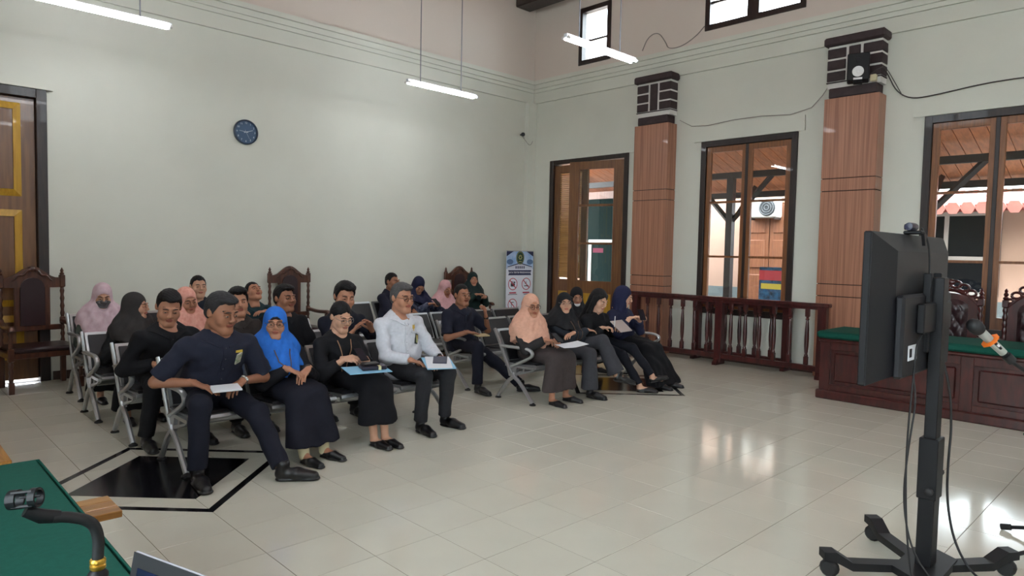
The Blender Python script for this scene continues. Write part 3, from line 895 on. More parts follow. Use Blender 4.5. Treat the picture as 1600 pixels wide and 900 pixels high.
def throne(loc, label):
    # back of the chair is +x, it faces -x
    r = empty('judge_chair', loc); tag(r, label, 'chair', 'carved judge chairs behind the bench')
    for s in (-1, 1):
        m = MB()
        m.bbox(.2, .26, s * .30 - .03, s * .30 + .03, 0, .7, .006)
        turned(m, .23, s * .30, .7, 1.08, .028)
        m.bbox(.2, .26, s * .30 - .03, s * .30 + .03, 1.08, 1.16, .006)
        m.lathe([(.02, 0), (.032, .02), (.014, .04), (.028, .06), (.012, .085), (.02, .1), (0, .13)], (.23, s * .30, 1.16), 10)
        m.build('back_post', REDWOOD, r, True)
        MB().bbox(-.28, -.22, s * .32 - .03, s * .32 + .03, 0, .68, .006).build('front_leg', REDWOOD, r)
        MB().tube(rounded([(.22, s * .31, .70), (-.05, s * .32, .69), (-.32, s * .33, .70)], 2), .03, 8, sx=1.2).build('armrest', REDWOOD, r, True)
    MB().bbox(-.27, .24, -.30, .30, .38, .46, .01).build('seat_frame', REDWOOD, r)
    MB().bbox(-.28, .20, -.29, .29, .455, .53, .03).build('seat_cushion', LEATHER, r, True)
    # back frame with arched top
    outer = [(-.275, .6), (.275, .6), (.275, 1.08)] + [(.275 * math.cos(t * PI / 12), 1.08 + .13 * math.sin(t * PI / 12)) for t in range(1, 12)] + [(-.275, 1.08)]
    MB().prism(outer, lambda u, v, d: (d, u, v), .215, .25).build('back_frame', REDWOOD, r)
    # tufted leather: grid bulged between buttons
    nu, nv = 25, 31
    V, Fc = [], []
    for j in range(nv):
        for i in range(nu):
            u, v = -1 + 2 * i / (nu - 1), j / (nv - 1)
            half = .185
            ztop = 1.05 + .10 * math.sqrt(max(0, 1 - u * u))
            z_ = .64 + v * (ztop - .64)
            e = min(1, (1 - abs(u)) * 4) * min(1, v * 8) * min(1, (1 - v) * 8)
            a = abs(math.sin((u * 1.5 + (z_ - .64) * 5.2) * PI / 1.0)) * abs(math.sin((u * 1.5 - (z_ - .64) * 5.2) * PI / 1.0))
            V.append((.205 - e * (.02 + .030 * math.sqrt(a)), u * half, z_))
    for j in range(nv - 1):
        for i in range(nu - 1):
            k = j * nu + i
            Fc.append((k, k + 1, k + nu + 1, k + nu))
    nb = len(V)
    edge = [i for i in range(nu)] + [j * nu + nu - 1 for j in range(1, nv)] + [(nv - 1) * nu + i for i in range(nu - 2, -1, -1)] + [j * nu for j in range(nv - 2, 0, -1)]
    V += [(.218, V[i][1], V[i][2]) for i in edge]
    for k in range(len(edge)):
        k2 = (k + 1) % len(edge)
        Fc.append((edge[k2], edge[k], nb + k, nb + k2))
    Fc.append(tuple(nb + k for k in range(len(edge))))
    MB().add(V, Fc).build('back_cushion', LEATHER, r, True)
    # pierced scroll crest
    cr = MB()
    for s in (-1, 1):
        for (cx, cz, rr) in ((.05, 1.31, .05), (.13, 1.275, .05), (.205, 1.215, .045), (.262, 1.15, .03)):
            cr.tube([(.232, s * cx + rr * math.cos(t * PI / 7), cz + rr * .75 * math.sin(t * PI / 7)) for t in range(15)], .016, 6)
        cr.tube([(.232, s * (.0 + .28 * t), 1.245 - .17 * t * t) for t in [i / 8 for i in range(9)]], .022, 6)
    cr.sphere((.225, 0, 1.335), (.02, .045, .035), 8, 6)
    cr.build('scroll_crest', REDWOOD, r, True)
    return r
throne((8.93, 2.10, 0), 'carved mahogany judge chair half hidden behind the television')
throne((8.93, 1.27, 0), 'carved mahogany judge chair with tufted leather back at the right edge')

# ------------------------------------------------------------------ television on a trolley
tv = empty('television_stand', (3.77, .91, 0)); tag(tv, 'black television seen from behind on a wheeled stand', 'television')
MB().bbox(-.05, .05, -.035, .035, .08, .70, .004).build('lower_pole', BLKMETAL, tv)
MB().bbox(-.04, .04, -.027, .027, .60, 1.50, .003).build('upper_pole', BLKMETAL, tv)
MB().bbox(-.056, .056, -.042, .042, .42, .72, .004).build('clamp', BLKMETAL, tv)
for sx in (-1, 1):
    MB().lathe([(.006, 0), (.006, .025), (.018, .027), (.018, .05), (.01, .055)] if sx > 0 else [(.01, -.055), (.018, -.05), (.018, -.027), (.006, -.025), (.006, 0)], (sx * .05, -.02, .50 + .03 * sx), 10, 'x').build('knob', RUBBER, tv, True)
base = MB()
hexp = [(-.16, -.10), (.16, -.10), (.22, 0), (.16, .10), (-.16, .10), (-.22, 0)]
base.prism(hexp, lambda u, v, d: (u, v, d), .055, .09)
bo = base.build('base_plate', BLKMETAL, tv)
for sx in (-1, 1):
    for sy in (-1, 1):
        ex, ey = sx * (.16 if sy > 0 else .40), sy * .40
        ex, ey = (sx * .31, .33) if sy > 0 else (sx * .36, -.26)
        d = Vector((ex, ey, 0)).normalized(); n_ = Vector((-d.y, d.x, 0))
        L_ = math.hypot(ex, ey)
        p = [(.10, .085), (L_ - .09, .085), (L_ - .01, .135), (L_ + .05, .135), (L_ + .05, .095), (L_ - .0, .09), (L_ - .09, .045), (.10, .05)]
        lg = MB().prism(p, lambda u, v, w, d=d, n_=n_: d * u + n_ * w + Vector((0, 0, v)), -.035, .035).build('leg', BLKMETAL, tv)
        c = d * (L_ + .01)
        MB().lathe([(.0, -.025), (.034, -.025), (.045, -.012), (.045, .012), (.034, .025), (0, .025)], (c.x, c.y, .046), 14, 'x').build('caster', RUBBER, lg, True)
# screen body: TV parallel to the rows, screen towards the audience (+y)
hw, z0, z1 = .563, 1.022, 1.706
ys, yb_ = .16, .105          # front and rear of the thin panel
px, rz_ = -.028, .0
MB().bbox(px - hw, px + hw, ys - .035, ys, z0, z1, .006).build('panel_rim', BLKPLASTIC, tv)
MB().box(px - hw + .012, px + hw - .012, ys, ys + .002, z0 + .018, z1 - .012).build('screen', mat('screen_black', (8, 8, 10), .08), tv)
o_ = [(px - hw + .004, z0 + .004), (px + hw - .004, z0 + .004), (px + hw - .004, z1 - .004), (px - hw + .004, z1 - .004)]
i_ = [(px - hw + .19, z0 + .03), (px + hw - .10, z0 + .03), (px + hw - .10, z1 - .085), (px - hw + .19, z1 - .085)]
sh = MB()
yo, yi = ys - .035, ys - .085
sh.add([(u, yo, v) for u, v in o_] + [(u, yi, v) for u, v in i_] + [(u, ys - .01, v) for u, v in o_], [(4, 5, 6, 7), (0, 1, 5, 4), (1, 2, 6, 5), (2, 3, 7, 6), (3, 0, 4, 7), (11, 10, 9, 8), (0, 8, 9, 1), (1, 9, 10, 2), (2, 10, 11, 3), (3, 11, 8, 0)])
sh.build('rear_shell', BLKPLASTIC2, tv)
MB().bbox(px - .38, px + .40, ys - .125, ys - .083, z0 + .02, z0 + .40, .012).build('electronics_box', BLKPLASTIC2, tv)
MB().bbox(px - .20, px + .26, .0, .035, 1.24, 1.38, .006).build('mount_plate', BLKMETAL, tv)
for xx in (-.05, .12):
    MB().bbox(px + xx - .014, px + xx + .014, .015, .05, 1.14, 1.52, .004).build('mount_arm', BLKMETAL, tv)
MB().box(px - .30, px - .17, ys - .1275, ys - .125, 1.12, 1.19).build('sticker', WHITEPAPER, tv)
MB().box(px - .285, px - .25, ys - .1285, ys - .1275, 1.135, 1.175).build('sticker_print', BLKPLASTIC2, tv)
wc = empty('webcam', (3.74, 1.03, 1.707)); tag(wc, 'small dark webcam clipped on top of the television', 'webcam')
MB().lathe([(.0, -.052), (.018, -.05), (.02, -.04), (.02, .04), (.018, .05), (0, .052)], (-.03, .0, .037), 14, 'x').build('body', mat('dark_blue_plastic', (38, 40, 62), .35), wc, True)
MB().lathe([(.014, 0), (.014, .012)], (-.03, .018, .037), 12, 'y').build('lens', BLKPLASTIC, wc, True)
MB().bbox(-.055, .005, -.05, .03, .0, .018, .005).build('clip', BLKPLASTIC, wc)
MB().prism([(-.05, 0), (0, 0), (-.025, -.055)], lambda u, v, d: (u, d, v), -.062, -.048).build('clip_flap', BLKPLASTIC, wc)
def cable(name, pts, rad, m, label, it=3, sub=None):
    o = MB().tube(rounded(pts, it), rad, 6).build(name, m, None, True)
    return tag(o, label, 'cable')
cable('power_cable', [(3.74, .995, 1.74), (3.79, .965, 1.65), (3.80, .965, 1.40), (3.70, .93, 1.25), (3.52, .93, 1.22), (3.50, .93, 1.10), (3.505, .95, .7), (3.50, .93, .3), (3.50, .88, .008), (3.46, .70, .006), (3.3, .2, .006)], .0045, RUBBER, 'black webcam cable hanging left of the stand pole')
cable('video_cable', [(3.62, 1.0, 1.14), (3.61, .94, .95), (3.58, .96, .70), (3.60, .98, .4), (3.56, .90, .15), (3.60, .72, .008), (3.5, .3, .006)], .0045, RUBBER, 'thin black cable hanging close beside the stand pole')
cable('mains_cable', [(3.95, .99, 1.26), (3.97, .90, 1.0), (4.0, .88, .75), (3.96, .88, .55), (3.98, .88, .35), (3.92, .82, .15), (3.90, .70, .008), (3.6, .2, .006)], .006, RUBBER, 'thick black cable hanging right of the stand pole')

# ------------------------------------------------------------------ microphone on a boom stand at the right edge
ms = empty('microphone_stand', (4.80, .28, 0)); tag(ms, 'black tripod microphone stand mostly outside the right edge', 'stand')
foot_t = [(4.844 - 4.8, .776 - .28), (4.319 - 4.8, .698 - .28), (5.2 - 4.8, .0 - .28)]
for a, b in foot_t:
    lg = MB().tube([(0, 0, .16), (a, b, .018)], .011, 8).build('leg', BLKMETAL, ms, True)
    MB().tube([(a * .93, b * .93, .028), (a * 1.03, b * 1.03, .016)], .018, 10).build('rubber_foot', RUBBER, lg, True)
MB().tube([(0, 0, .10), (0, 0, .95)], .012, 8).build('pole', BLKMETAL, ms, True)
tip = Vector((4.108 - 4.8, .725 - .28, 1.148)); joint = Vector((0, 0, .95))
mic_a = Vector((4.03, .807, 1.252)); mic_b = Vector((4.14, .690, 1.108))
mb_l = mic_b - Vector((4.8, .28, 0))
MB().tube(rounded([mb_l + Vector((.0, .0, -.01)), mb_l + Vector((.12, -.09, -.10)), joint], 2), .010, 8).build('boom', BLKMETAL, ms, True)
MB().sphere(joint, .028, 10, 8).build('joint', RUBBER, ms, True)
MB().tube([mb_l + (mic_a - mic_b) * .04, mb_l + (mic_a - mic_b) * -.16], .023, 10).build('clip', RUBBER, ms, True)
mc = empty('microphone', mic_b); tag(mc, 'silver microphone with black foam head and orange ring', 'microphone')
dv = mic_a - mic_b
MB().tube([dv * -.06, dv * .0, dv * .13], [.013, .016, .0185], 12).build('end_cap', BLKPLASTIC, mc, True)
MB().tube([dv * .12, dv * .86], [.019, .023], 14).build('handle', mat('silver_grey', (176, 178, 172), .3, metal=.5), mc, True)
MB().tube([dv * .84, dv * .90, dv * 1.0, dv * 1.11, dv * 1.19, dv * 1.23], [.024, .033, .036, .034, .022, .006], 14).build('foam_head', RUBBER, mc, True)
MB().tube([dv * .52, dv * .535, dv * .555, dv * .57], [.03, .046, .046, .03], 8).build('anti_roll_ring', mat('orange_ring', (240, 120, 30), .5), mc)
nv = dv.cross(Vector((0, 0, 1))).normalized()
sd = Vector(CAM_F) * -1
sd = (sd - dv.normalized() * sd.dot(dv.normalized())).normalized()
MB().tube([dv * .28 + sd * .012, dv * .48 + sd * .014], .013, 4, sx=1).build('switch_plate', BLKPLASTIC, mc)
MB().tube([dv * .36 + sd * .021, dv * .43 + sd * .022], .006, 6).build('switch', WHITEPL, mc)
# green upholstered chair whose seat corner enters at the right edge
gc = empty('green_chair', (5.80, .52, 0)); tag(gc, 'dark green padded chair just cut by the right edge', 'chair')
MB().bbox(-.24, .24, -.24, .30, .40, .47, .03).build('seat', GREENCLOTH, gc, True)
MB().bbox(-.24, .24, -.30, -.25, .55, .95, .02).build('backrest', GREENCLOTH, gc, True)
for a in (-.2, .2):
    for b in (-.26, .24):
        MB().tube([(a, b, 0), (a, b, .41 if b > 0 else .9)], .012, 8).build('leg', BLKMETAL, gc, True)

# ------------------------------------------------------------------ green table, microphone holder, tablet, oak benches (lower left)
tb = empty('table', (-.25, 1.6, 0)); tag(tb, 'table under a smooth green cloth in the lower left corner', 'table')
MB().bbox(-.85, .70, -1.40, 1.42, .715, .75, .004).build('tabletop', OAK, tb)
for a in (-.75, .6):
    for b in (-1.25, 1.28):
        MB().bbox(a - .03, a + .03, b - .03, b + .03, 0, .72, .004).build('leg', OAK, tb)
cl = MB()
nx, ny_ = 30, 30
cl.bbox(-1.13, .476, .16, 3.05, .7515, .762, .004)
# hanging skirt of the cloth with soft folds
per = [(.482, .16 + 2.895 * i / 40) for i in range(41)] + [(.482 - 1.61 * i / 24, 3.058) for i in range(1, 25)]
tops = []
V, Fc = [], []
for i, (x, y) in enumerate(per):
    fold = .010 * math.sin(i * 1.15) + .008 * math.sin(i * .53 + 1)
    for j in range(6):
        t = j / 5
        ox_ = (.004 + fold * t) if i <= 40 else 0
        oy_ = (.004 + fold * t) if i >= 40 else 0
        V.append((x + ox_, y + oy_, .760 - .32 * t))
for i in range(len(per) - 1):
    for j in range(5):
        k = i * 6 + j
        Fc.append((k, k + 6, k + 7, k + 1))
cloth_top = cl.mesh('tablecloth', GREENCLOTH)
ct = obj('tablecloth', cloth_top); tag(ct, 'green felt cloth spread over the lower left table', 'tablecloth')
sk = MB().add(V, Fc).build('hanging_edge', GREENCLOTH, ct, True)
md = sk.modifiers.new('thickness', 'SOLIDIFY'); md.thickness = .004; md.offset = 0
mh = empty('microphone_holder', (.30, 1.74, .762)); tag(mh, 'empty black microphone clip on a bent gooseneck stand on the green table', 'stand')
MB().lathe([(.075, 0), (.075, .012), (.03, .025), (.016, .03)], (.085, 0, 0), 20).build('base', BLKMETAL, mh, True)
MB().lathe([(.018, 0), (.022, .015), (.022, .04), (.014, .05)], (.085, 0, .025), 12).build('collar', BLKPLASTIC, mh, True)
BRASS = mat('brass', (190, 150, 60), .3, metal=.8)
MB().lathe([(.014, 0), (.017, .004), (.017, .010), (.014, .013), (.017, .016), (.017, .022), (.014, .026)], (.085, 0, .075), 14).build('brass_nut', BRASS, mh, True)
MB().tube(rounded([(.085, 0, .10), (.088, 0, .15), (.075, 0, .19), (.03, 0, .212), (.0, 0, .218)], 3), .0125, 10).build('gooseneck', RUBBER, mh, True)
MB().tube([(.012, 0, .217), (-.02, 0, .226), (-.05, 0, .245)], [.014, .016, .012], 10, sx=.8).build('hinge', BLKPLASTIC, mh, True)
def ring_seg(c, ax, r, w, th, a0, a1, n=18):
    ax = Vector(ax).normalized(); e1 = ax.cross(Vector((0, 0, 1))).normalized(); e2 = ax.cross(e1)
    V, F_ = [], []
    for i in range(n + 1):
        t = a0 + (a1 - a0) * i / n
        d = e1 * math.cos(t) + e2 * math.sin(t)
        for rr, ww in ((r, -w), (r, w), (r + th, w), (r + th, -w)):
            V.append(Vector(c) + d * rr + ax * ww)
    for i in range(n):
        for k in range(4):
            k2 = (k + 1) % 4
            F_.append((i * 4 + k, i * 4 + k2, i * 4 + 4 + k2, i * 4 + 4 + k))
    F_ += [(0, 3, 2, 1), (n * 4, n * 4 + 1, n * 4 + 2, n * 4 + 3)]
    return MB().add(V, F_)
axd = Vector((.75, -.6, .1)).normalized()
cc = Vector((-.048, 0, .272))
ring_seg(cc - axd * .022, axd, .016, .009, .005, 0, 2 * PI).build('clip_ring', BLKPLASTIC, mh, True)
ring_seg(cc + axd * .020, axd, .016, .007, .005, 0, 2 * PI).build('clip_ring', BLKPLASTIC, mh, True)
for t in (.8, 3.0, 5.2):
    e1 = axd.cross(Vector((0, 0, 1))).normalized(); e2 = axd.cross(e1)
    dd = (e1 * math.cos(t) + e2 * math.sin(t)) * .0185
    MB().tube([cc + dd - axd * .022, cc + dd + axd * .020], .004, 6).build('clip_bar', BLKPLASTIC, mh)
# laptop, only the corner of its lid is in view
lp = empty('laptop', (.383, 1.23, .762), math.radians(-72.5)); tag(lp, 'open laptop whose dark screen corner shows at the bottom edge', 'laptop')
MB().bbox(-.17, .17, -.24, -.005, .0, .016, .004).build('keyboard_base', ALU, lp)
lid = MB().bbox(-.17, .17, -.004, .004, .0, .225, .003)
lo = lid.build('lid', mat('lid_silver', (190, 192, 200), .3, metal=.5), lp)
lo.location = (0, 0, .014); lo.rotation_euler = (math.radians(-12), 0, 0)
MB().box(-.1692, .1692, -.0052, -.0042, .001, .2235).build('bezel', BLKPLASTIC, lo)
MB().box(-.150, .150, -.0062, -.0053, .03, .198).build('screen', mat('laptop_screen', (20, 26, 52), .15, rgb2=(12, 14, 28), nscale=12, emit=.06), lo)
# two low oak benches peeping out behind the green table
def oak_bench(x0, x1, y0, y1, h, label, m):
    r = empty('oak_bench', ((x0 + x1) / 2, (y0 + y1) / 2, 0)); tag(r, label, 'bench')
    a, b = (x1 - x0) / 2, (y1 - y0) / 2
    if a > b:
        n = 3
        for k in range(n):
            MB().bbox(-a, a, -b + 2 * b * k / n + .001, -b + 2 * b * (k + 1) / n - .001, h - .03, h, .003).build('slat', m, r)
    else:
        n = 4
        for k in range(n):
            MB().bbox(-a + 2 * a * k / n + .001, -a + 2 * a * (k + 1) / n - .001, -b, b, h - .03, h, .003).build('slat', m, r)
    for s in (-1, 1):
        for t in (-1, 1):
            MB().bbox(s * (a - .14) - .02, s * (a - .14) + .02, t * (b - .04) - .02, t * (b - .04) + .02, 0, h - .03, .003).build('leg', m, r)
    return r
oak_bench(-.9, .797, 3.175, 3.41, .45, 'yellow oak bench end poking out beside the green table', OAK)
oak_bench(-.35, .565, 4.28, 5.9, .45, 'yellow oak bench at the left edge beyond the green table', OAK_Y)

# ------------------------------------------------------------------ wall clock
ck = empty('wall_clock', (3.86, YB, 3.135)); tag(ck, 'round dark blue wall clock with pale numerals', 'clock')
CKF = mat('clock_blue', (46, 76, 108), .4)
CKR = mat('clock_rim', (24, 42, 64), .35)
CKN = mat('clock_white', (206, 216, 226), .5)
MB().lathe([(.16, 0), (.168, -.012), (.166, -.035), (.150, -.04), (.148, -.022), (0, -.022)], (0, -.0005, 0), 40, 'y').build('case', CKR, ck, True)
MB().lathe([(.149, -.023), (.0, -.024)], (0, 0, 0), 40, 'y').build('face', CKF, ck)
Rm = Matrix.Rotation(PI / 2, 4, 'X')
for h in range(1, 13):
    t = h * PI / 6
    text_mesh(str(h), .036, CKN, 'numeral', ck, Matrix.Translation((.122 * math.sin(t), -.026, .122 * math.cos(t))) @ Rm)
def hand(t, L, w):
    d = Vector((math.sin(t), 0, math.cos(t)))
    MB().tube([d * -.03 + Vector((0, -.029, 0)), d * L + Vector((0, -.029, 0))], [w, w * .5], 4).build('hand', CKN, ck)
hand(math.radians(72), .10, .005)
hand(math.radians(278), .095, .0035)
hand(math.radians(152), .10, .002)
# small camera by the corner
cc_ = empty('security_camera', (9.12, YB, 3.80)); tag(cc_, 'tiny black security camera on the wall by the corner pier', 'camera')
MB().tube([(0, -.002, 0), (0, -.05, .0)], .012, 8).build('arm', BLKPLASTIC, cc_, True)
MB().tube([(.02, -.045, 0), (-.005, -.075, 0), (-.03, -.10, -.005)], [.03, .04, .036], 12).build('body', BLKPLASTIC, cc_, True)
cable('camera_cable', [(9.125, 9.215, 3.80), (9.17, 9.23, 3.76), (9.22, 9.19, 3.68), (9.235, 9.143, 3.62), (9.30, 9.143, 3.62), (9.345, 9.143, 3.70)], .006, mat('grey_cable', (150, 146, 140), .5), 'pale cable from the security camera to the corner')

# ------------------------------------------------------------------ rules banner in the corner
bn = empty('rules_banner', (8.96, 9.03, 0), math.radians(-3)); tag(bn, 'white and blue rules banner with red prohibition signs in the corner', 'banner')
BW = .335
MB().box(-BW, BW, -.003, .003, .05, 1.60).build('sheet', mat('banner_white', (222, 226, 236), .5), bn)
MB().bbox(-BW - .02, BW + .02, -.09, .09, 0, .05, .012).build('base', ALU, bn)
MB().box(-BW, BW, -.008, .008, 1.595, 1.61).build('top_bar', ALU, bn)
MB().tube([(0, .03, .05), (0, .008, 1.6)], .008, 6).build('pole', ALU, bn)
BSKY = mat('banner_sky', (130, 170, 216), .5, rgb2=(188, 208, 232), nscale=6)
BNAVY = mat('banner_navy', (38, 44, 84), .5)
BGREEN = mat('emblem_green', (28, 66, 44), .5)
BGOLD = mat('emblem_gold', (196, 186, 120), .5)
BRED = mat('banner_sign_red', (176, 50, 76), .5)
BBLK = mat('banner_black', (40, 40, 46), .5)
MB().box(-BW, BW, -.0042, -.003, 1.27, 1.595).build('sky_print', BSKY, bn)
for s in (-1, 1):
    MB().prism([(s * BW, 1.595), (s * (BW - .17), 1.595), (s * BW, 1.50)], lambda u, v, d: (u, d, v), -.0052, -.0042).build('corner_print', BNAVY, bn)
    MB().prism([(s * (BW - .09) + .085 * math.cos(t * PI / 8), 1.40 + .06 * math.sin(t * PI / 8)) for t in range(16)] if False else [(s * (BW - .085) + .08 * math.cos(t * PI / 8), 1.40 + .05 * math.sin(t * PI / 8)) for t in range(16)], lambda u, v, d: (u, d, v), -.0050, -.0042).build('tree_print', mat('banner_trees', (84, 116, 158), .5), bn)
MB().prism([(-BW + .02, 1.27), (BW - .02, 1.27), (BW - .02, 1.305), (0, 1.375), (-BW + .02, 1.305)], lambda u, v, d: (u, d, v), -.0056, -.0052).build('roof_print', mat('banner_mist', (204, 210, 222), .5), bn)
for s in (-1, 1):
    MB().prism([(0, 1.385), (s * (BW - .03), 1.312), (s * (BW - .03), 1.298), (0, 1.365)], lambda u, v, d: (u, d, v), -.0062, -.0056).build('roof_line_print', BNAVY, bn)
for k in range(-2, 3):
    MB().box(k * .05 - .013, k * .05 + .013, -.0064, -.0058, 1.272, 1.322).build('window_print', BNAVY, bn)
def ell(cx, cz, rx, rz, y0_, y1_, m, nm, n=24):
    return MB().prism([(cx + rx * math.cos(2 * PI * k / n), cz + rz * math.sin(2 * PI * k / n)) for k in range(n)], lambda u, v, d: (u, d, v), y0_, y1_).build(nm, m, bn)
ell(0, 1.475, .10, .125, -.0072, -.0062, BGREEN, 'emblem')
ell(0, 1.475, .088, .112, -.0076, -.0072, BGOLD, 'emblem_line')
ell(0, 1.475, .083, .107, -.0080, -.0076, BGREEN, 'emblem_field')
for k in range(8):
    t = k * PI / 4
    MB().tube([(.022 * math.cos(t), -.0085, 1.485 + .022 * math.sin(t)), (.046 * math.cos(t), -.0085, 1.485 + .046 * math.sin(t))], .007, 4).build('emblem_petal', BGOLD, bn)
MB().box(-.035, .035, -.0086, -.008, 1.40, 1.412).build('emblem_scroll', BGOLD, bn)
MB().prism([(-.29, 1.15), (-.27, 1.185), (-.29, 1.245), (.29, 1.245), (.27, 1.185), (.29, 1.15)], lambda u, v, d: (u, d, v), -.0056, -.0044).build('title_ribbon', BNAVY, bn)
text_mesh('TATA TERTIB PERSIDANGAN', .044, mat('banner_letter', (235, 235, 240), .5), 'title', bn, Matrix.Translation((0, -.0062, 1.20)) @ Rm)
def no_sign(cx, cz, pict):
    rr = .112
    ring_seg((cx, -.0044, cz), (0, 1, 0), rr - .012, .0008, .014, 0, 2 * PI, 32).build('sign_ring', BRED, bn)
    if pict == 0:
        MB().box(cx - .05, cx + .05, -.0046, -.004, cz - .045, cz + .015).build('pictogram', BBLK, bn)
        MB().box(cx - .035, cx - .005, -.0046, -.004, cz + .015, cz + .05).build('pictogram', BBLK, bn)
        MB().box(cx + .012, cx + .06, -.0046, -.004, cz + .02, cz + .045).build('pictogram', BBLK, bn)
    elif pict == 1:
        MB().box(cx - .05, cx + .065, -.0046, -.004, cz - .045, cz - .03).build('pictogram', BBLK, bn)
        MB().tube([(cx - .03, -.0046, cz + .0), (cx + .0, -.0046, cz + .02), (cx + .0, -.0046, cz + .05)], .005, 4).build('pictogram', BBLK, bn)
    else:
        MB().box(cx - .03, cx - .018, -.0046, -.004, cz - .05, cz + .05).build('pictogram', BBLK, bn)
        MB().box(cx - .018, cx + .03, -.0046, -.004, cz + .038, cz + .05).build('pictogram', BBLK, bn)
    MB().prism([(cx - .085, cz + .072), (cx - .072, cz + .085), (cx + .085, cz - .072), (cx + .072, cz - .085)], lambda u, v, d: (u, d, v), -.0056, -.0048).build('sign_bar', BRED, bn)
for j, cz in enumerate((.985, .60, .25)):
    for i, cx in enumerate((-.17, .165)):
        no_sign(cx, cz, (i if j == 0 else 2))
        MB().box(cx - .085, cx + .085, -.0046, -.0032, cz - .175, cz - .15).build('caption_print', BRED, bn)
        MB().box(cx - (.11 if i == 0 else .06), cx + (.11 if i == 0 else .06), -.0046, -.0032, cz - .197, cz - .186).build('caption_print', BBLK, bn)

# ------------------------------------------------------------------ loudspeaker and wall cables
sp = empty('loudspeaker', (9.17, 3.24, 3.79), math.radians(18)); tag(sp, 'small black loudspeaker with white cone on the second pilaster', 'speaker')
MB().bbox(-.13, .06, -.125, .125, .02, .36, .012).build('cabinet', BLKPLASTIC, sp)
MB().lathe([(0, -.004), (.02, -.003), (.024, .0), (.055, .006), (.062, -.004), (.066, 0)], (-.135, -.0, .13), 24, 'x').build('woofer', WHITEPL, sp, True)
MB().lathe([(0, -.004), (.026, -.004), (.03, 0)], (-.132, 0, .27), 18, 'x').build('tweeter', BLKPLASTIC2, sp, True)
MB().box(-.1325, -.13, -.05, .05, .03, .055).build('label_plate', WHITEPL, sp)
MB().bbox(-.10, .02, -.05, .05, 0.0, .02, .003).build('bracket', BLKMETAL, sp)
GREYC = mat('grey_wire', (140, 134, 128), .6)
BLKC = mat('dark_wire', (70, 64, 62), .6)
cable('wall_cable', [(9.445, 5.99, 3.72), (9.443, 5.70, 3.56), (9.443, 4.86, 3.63), (9.435, 3.99, 3.56), (9.443, 3.71, 3.85), (9.34, 3.66, 3.96)], .005, GREYC, 'thin grey cable running over the window between the pilasters', 1)
cable('wall_cable', [(9.27, 2.97, 3.95), (9.35, 2.95, 3.9), (9.443, 2.88, 3.70), (9.443, 2.72, 3.58), (9.443, 2.5, 3.575), (9.443, 1.8, 3.66), (9.443, .9, 3.62), (9.443, -.4, 3.66)], .008, BLKC, 'dark cable sagging from the loudspeaker towards the right edge', 2)
cable('wall_cable', [(9.10, 3.15, 3.82), (9.18, 3.0, 3.96), (9.30, 2.96, 3.98), (9.43, 2.92, 3.86), (9.443, 2.80, 3.63)], .005, BLKC, 'short cable loop behind the loudspeaker', 2)
jx = MB().bbox(9.14, 9.20, 3.02, 3.09, 3.801, 3.88, .006).build('junction_box', mat('cream_box', (206, 196, 160), .5))
tag(jx, 'small cream junction box beside the loudspeaker', 'box')
cable('ceiling_cable', [(9.448, 6.75, 4.95), (9.448, 6.65, 5.15), (9.448, 6.45, 5.2), (9.448, 6.3, 5.0), (9.448, 6.25, 4.88), (9.448, 6.0, 4.87), (9.448, 5.75, 4.98), (9.448, 5.61, 5.1)], .007, GREYC, 'loose cable loop on the wall under the wide high window')
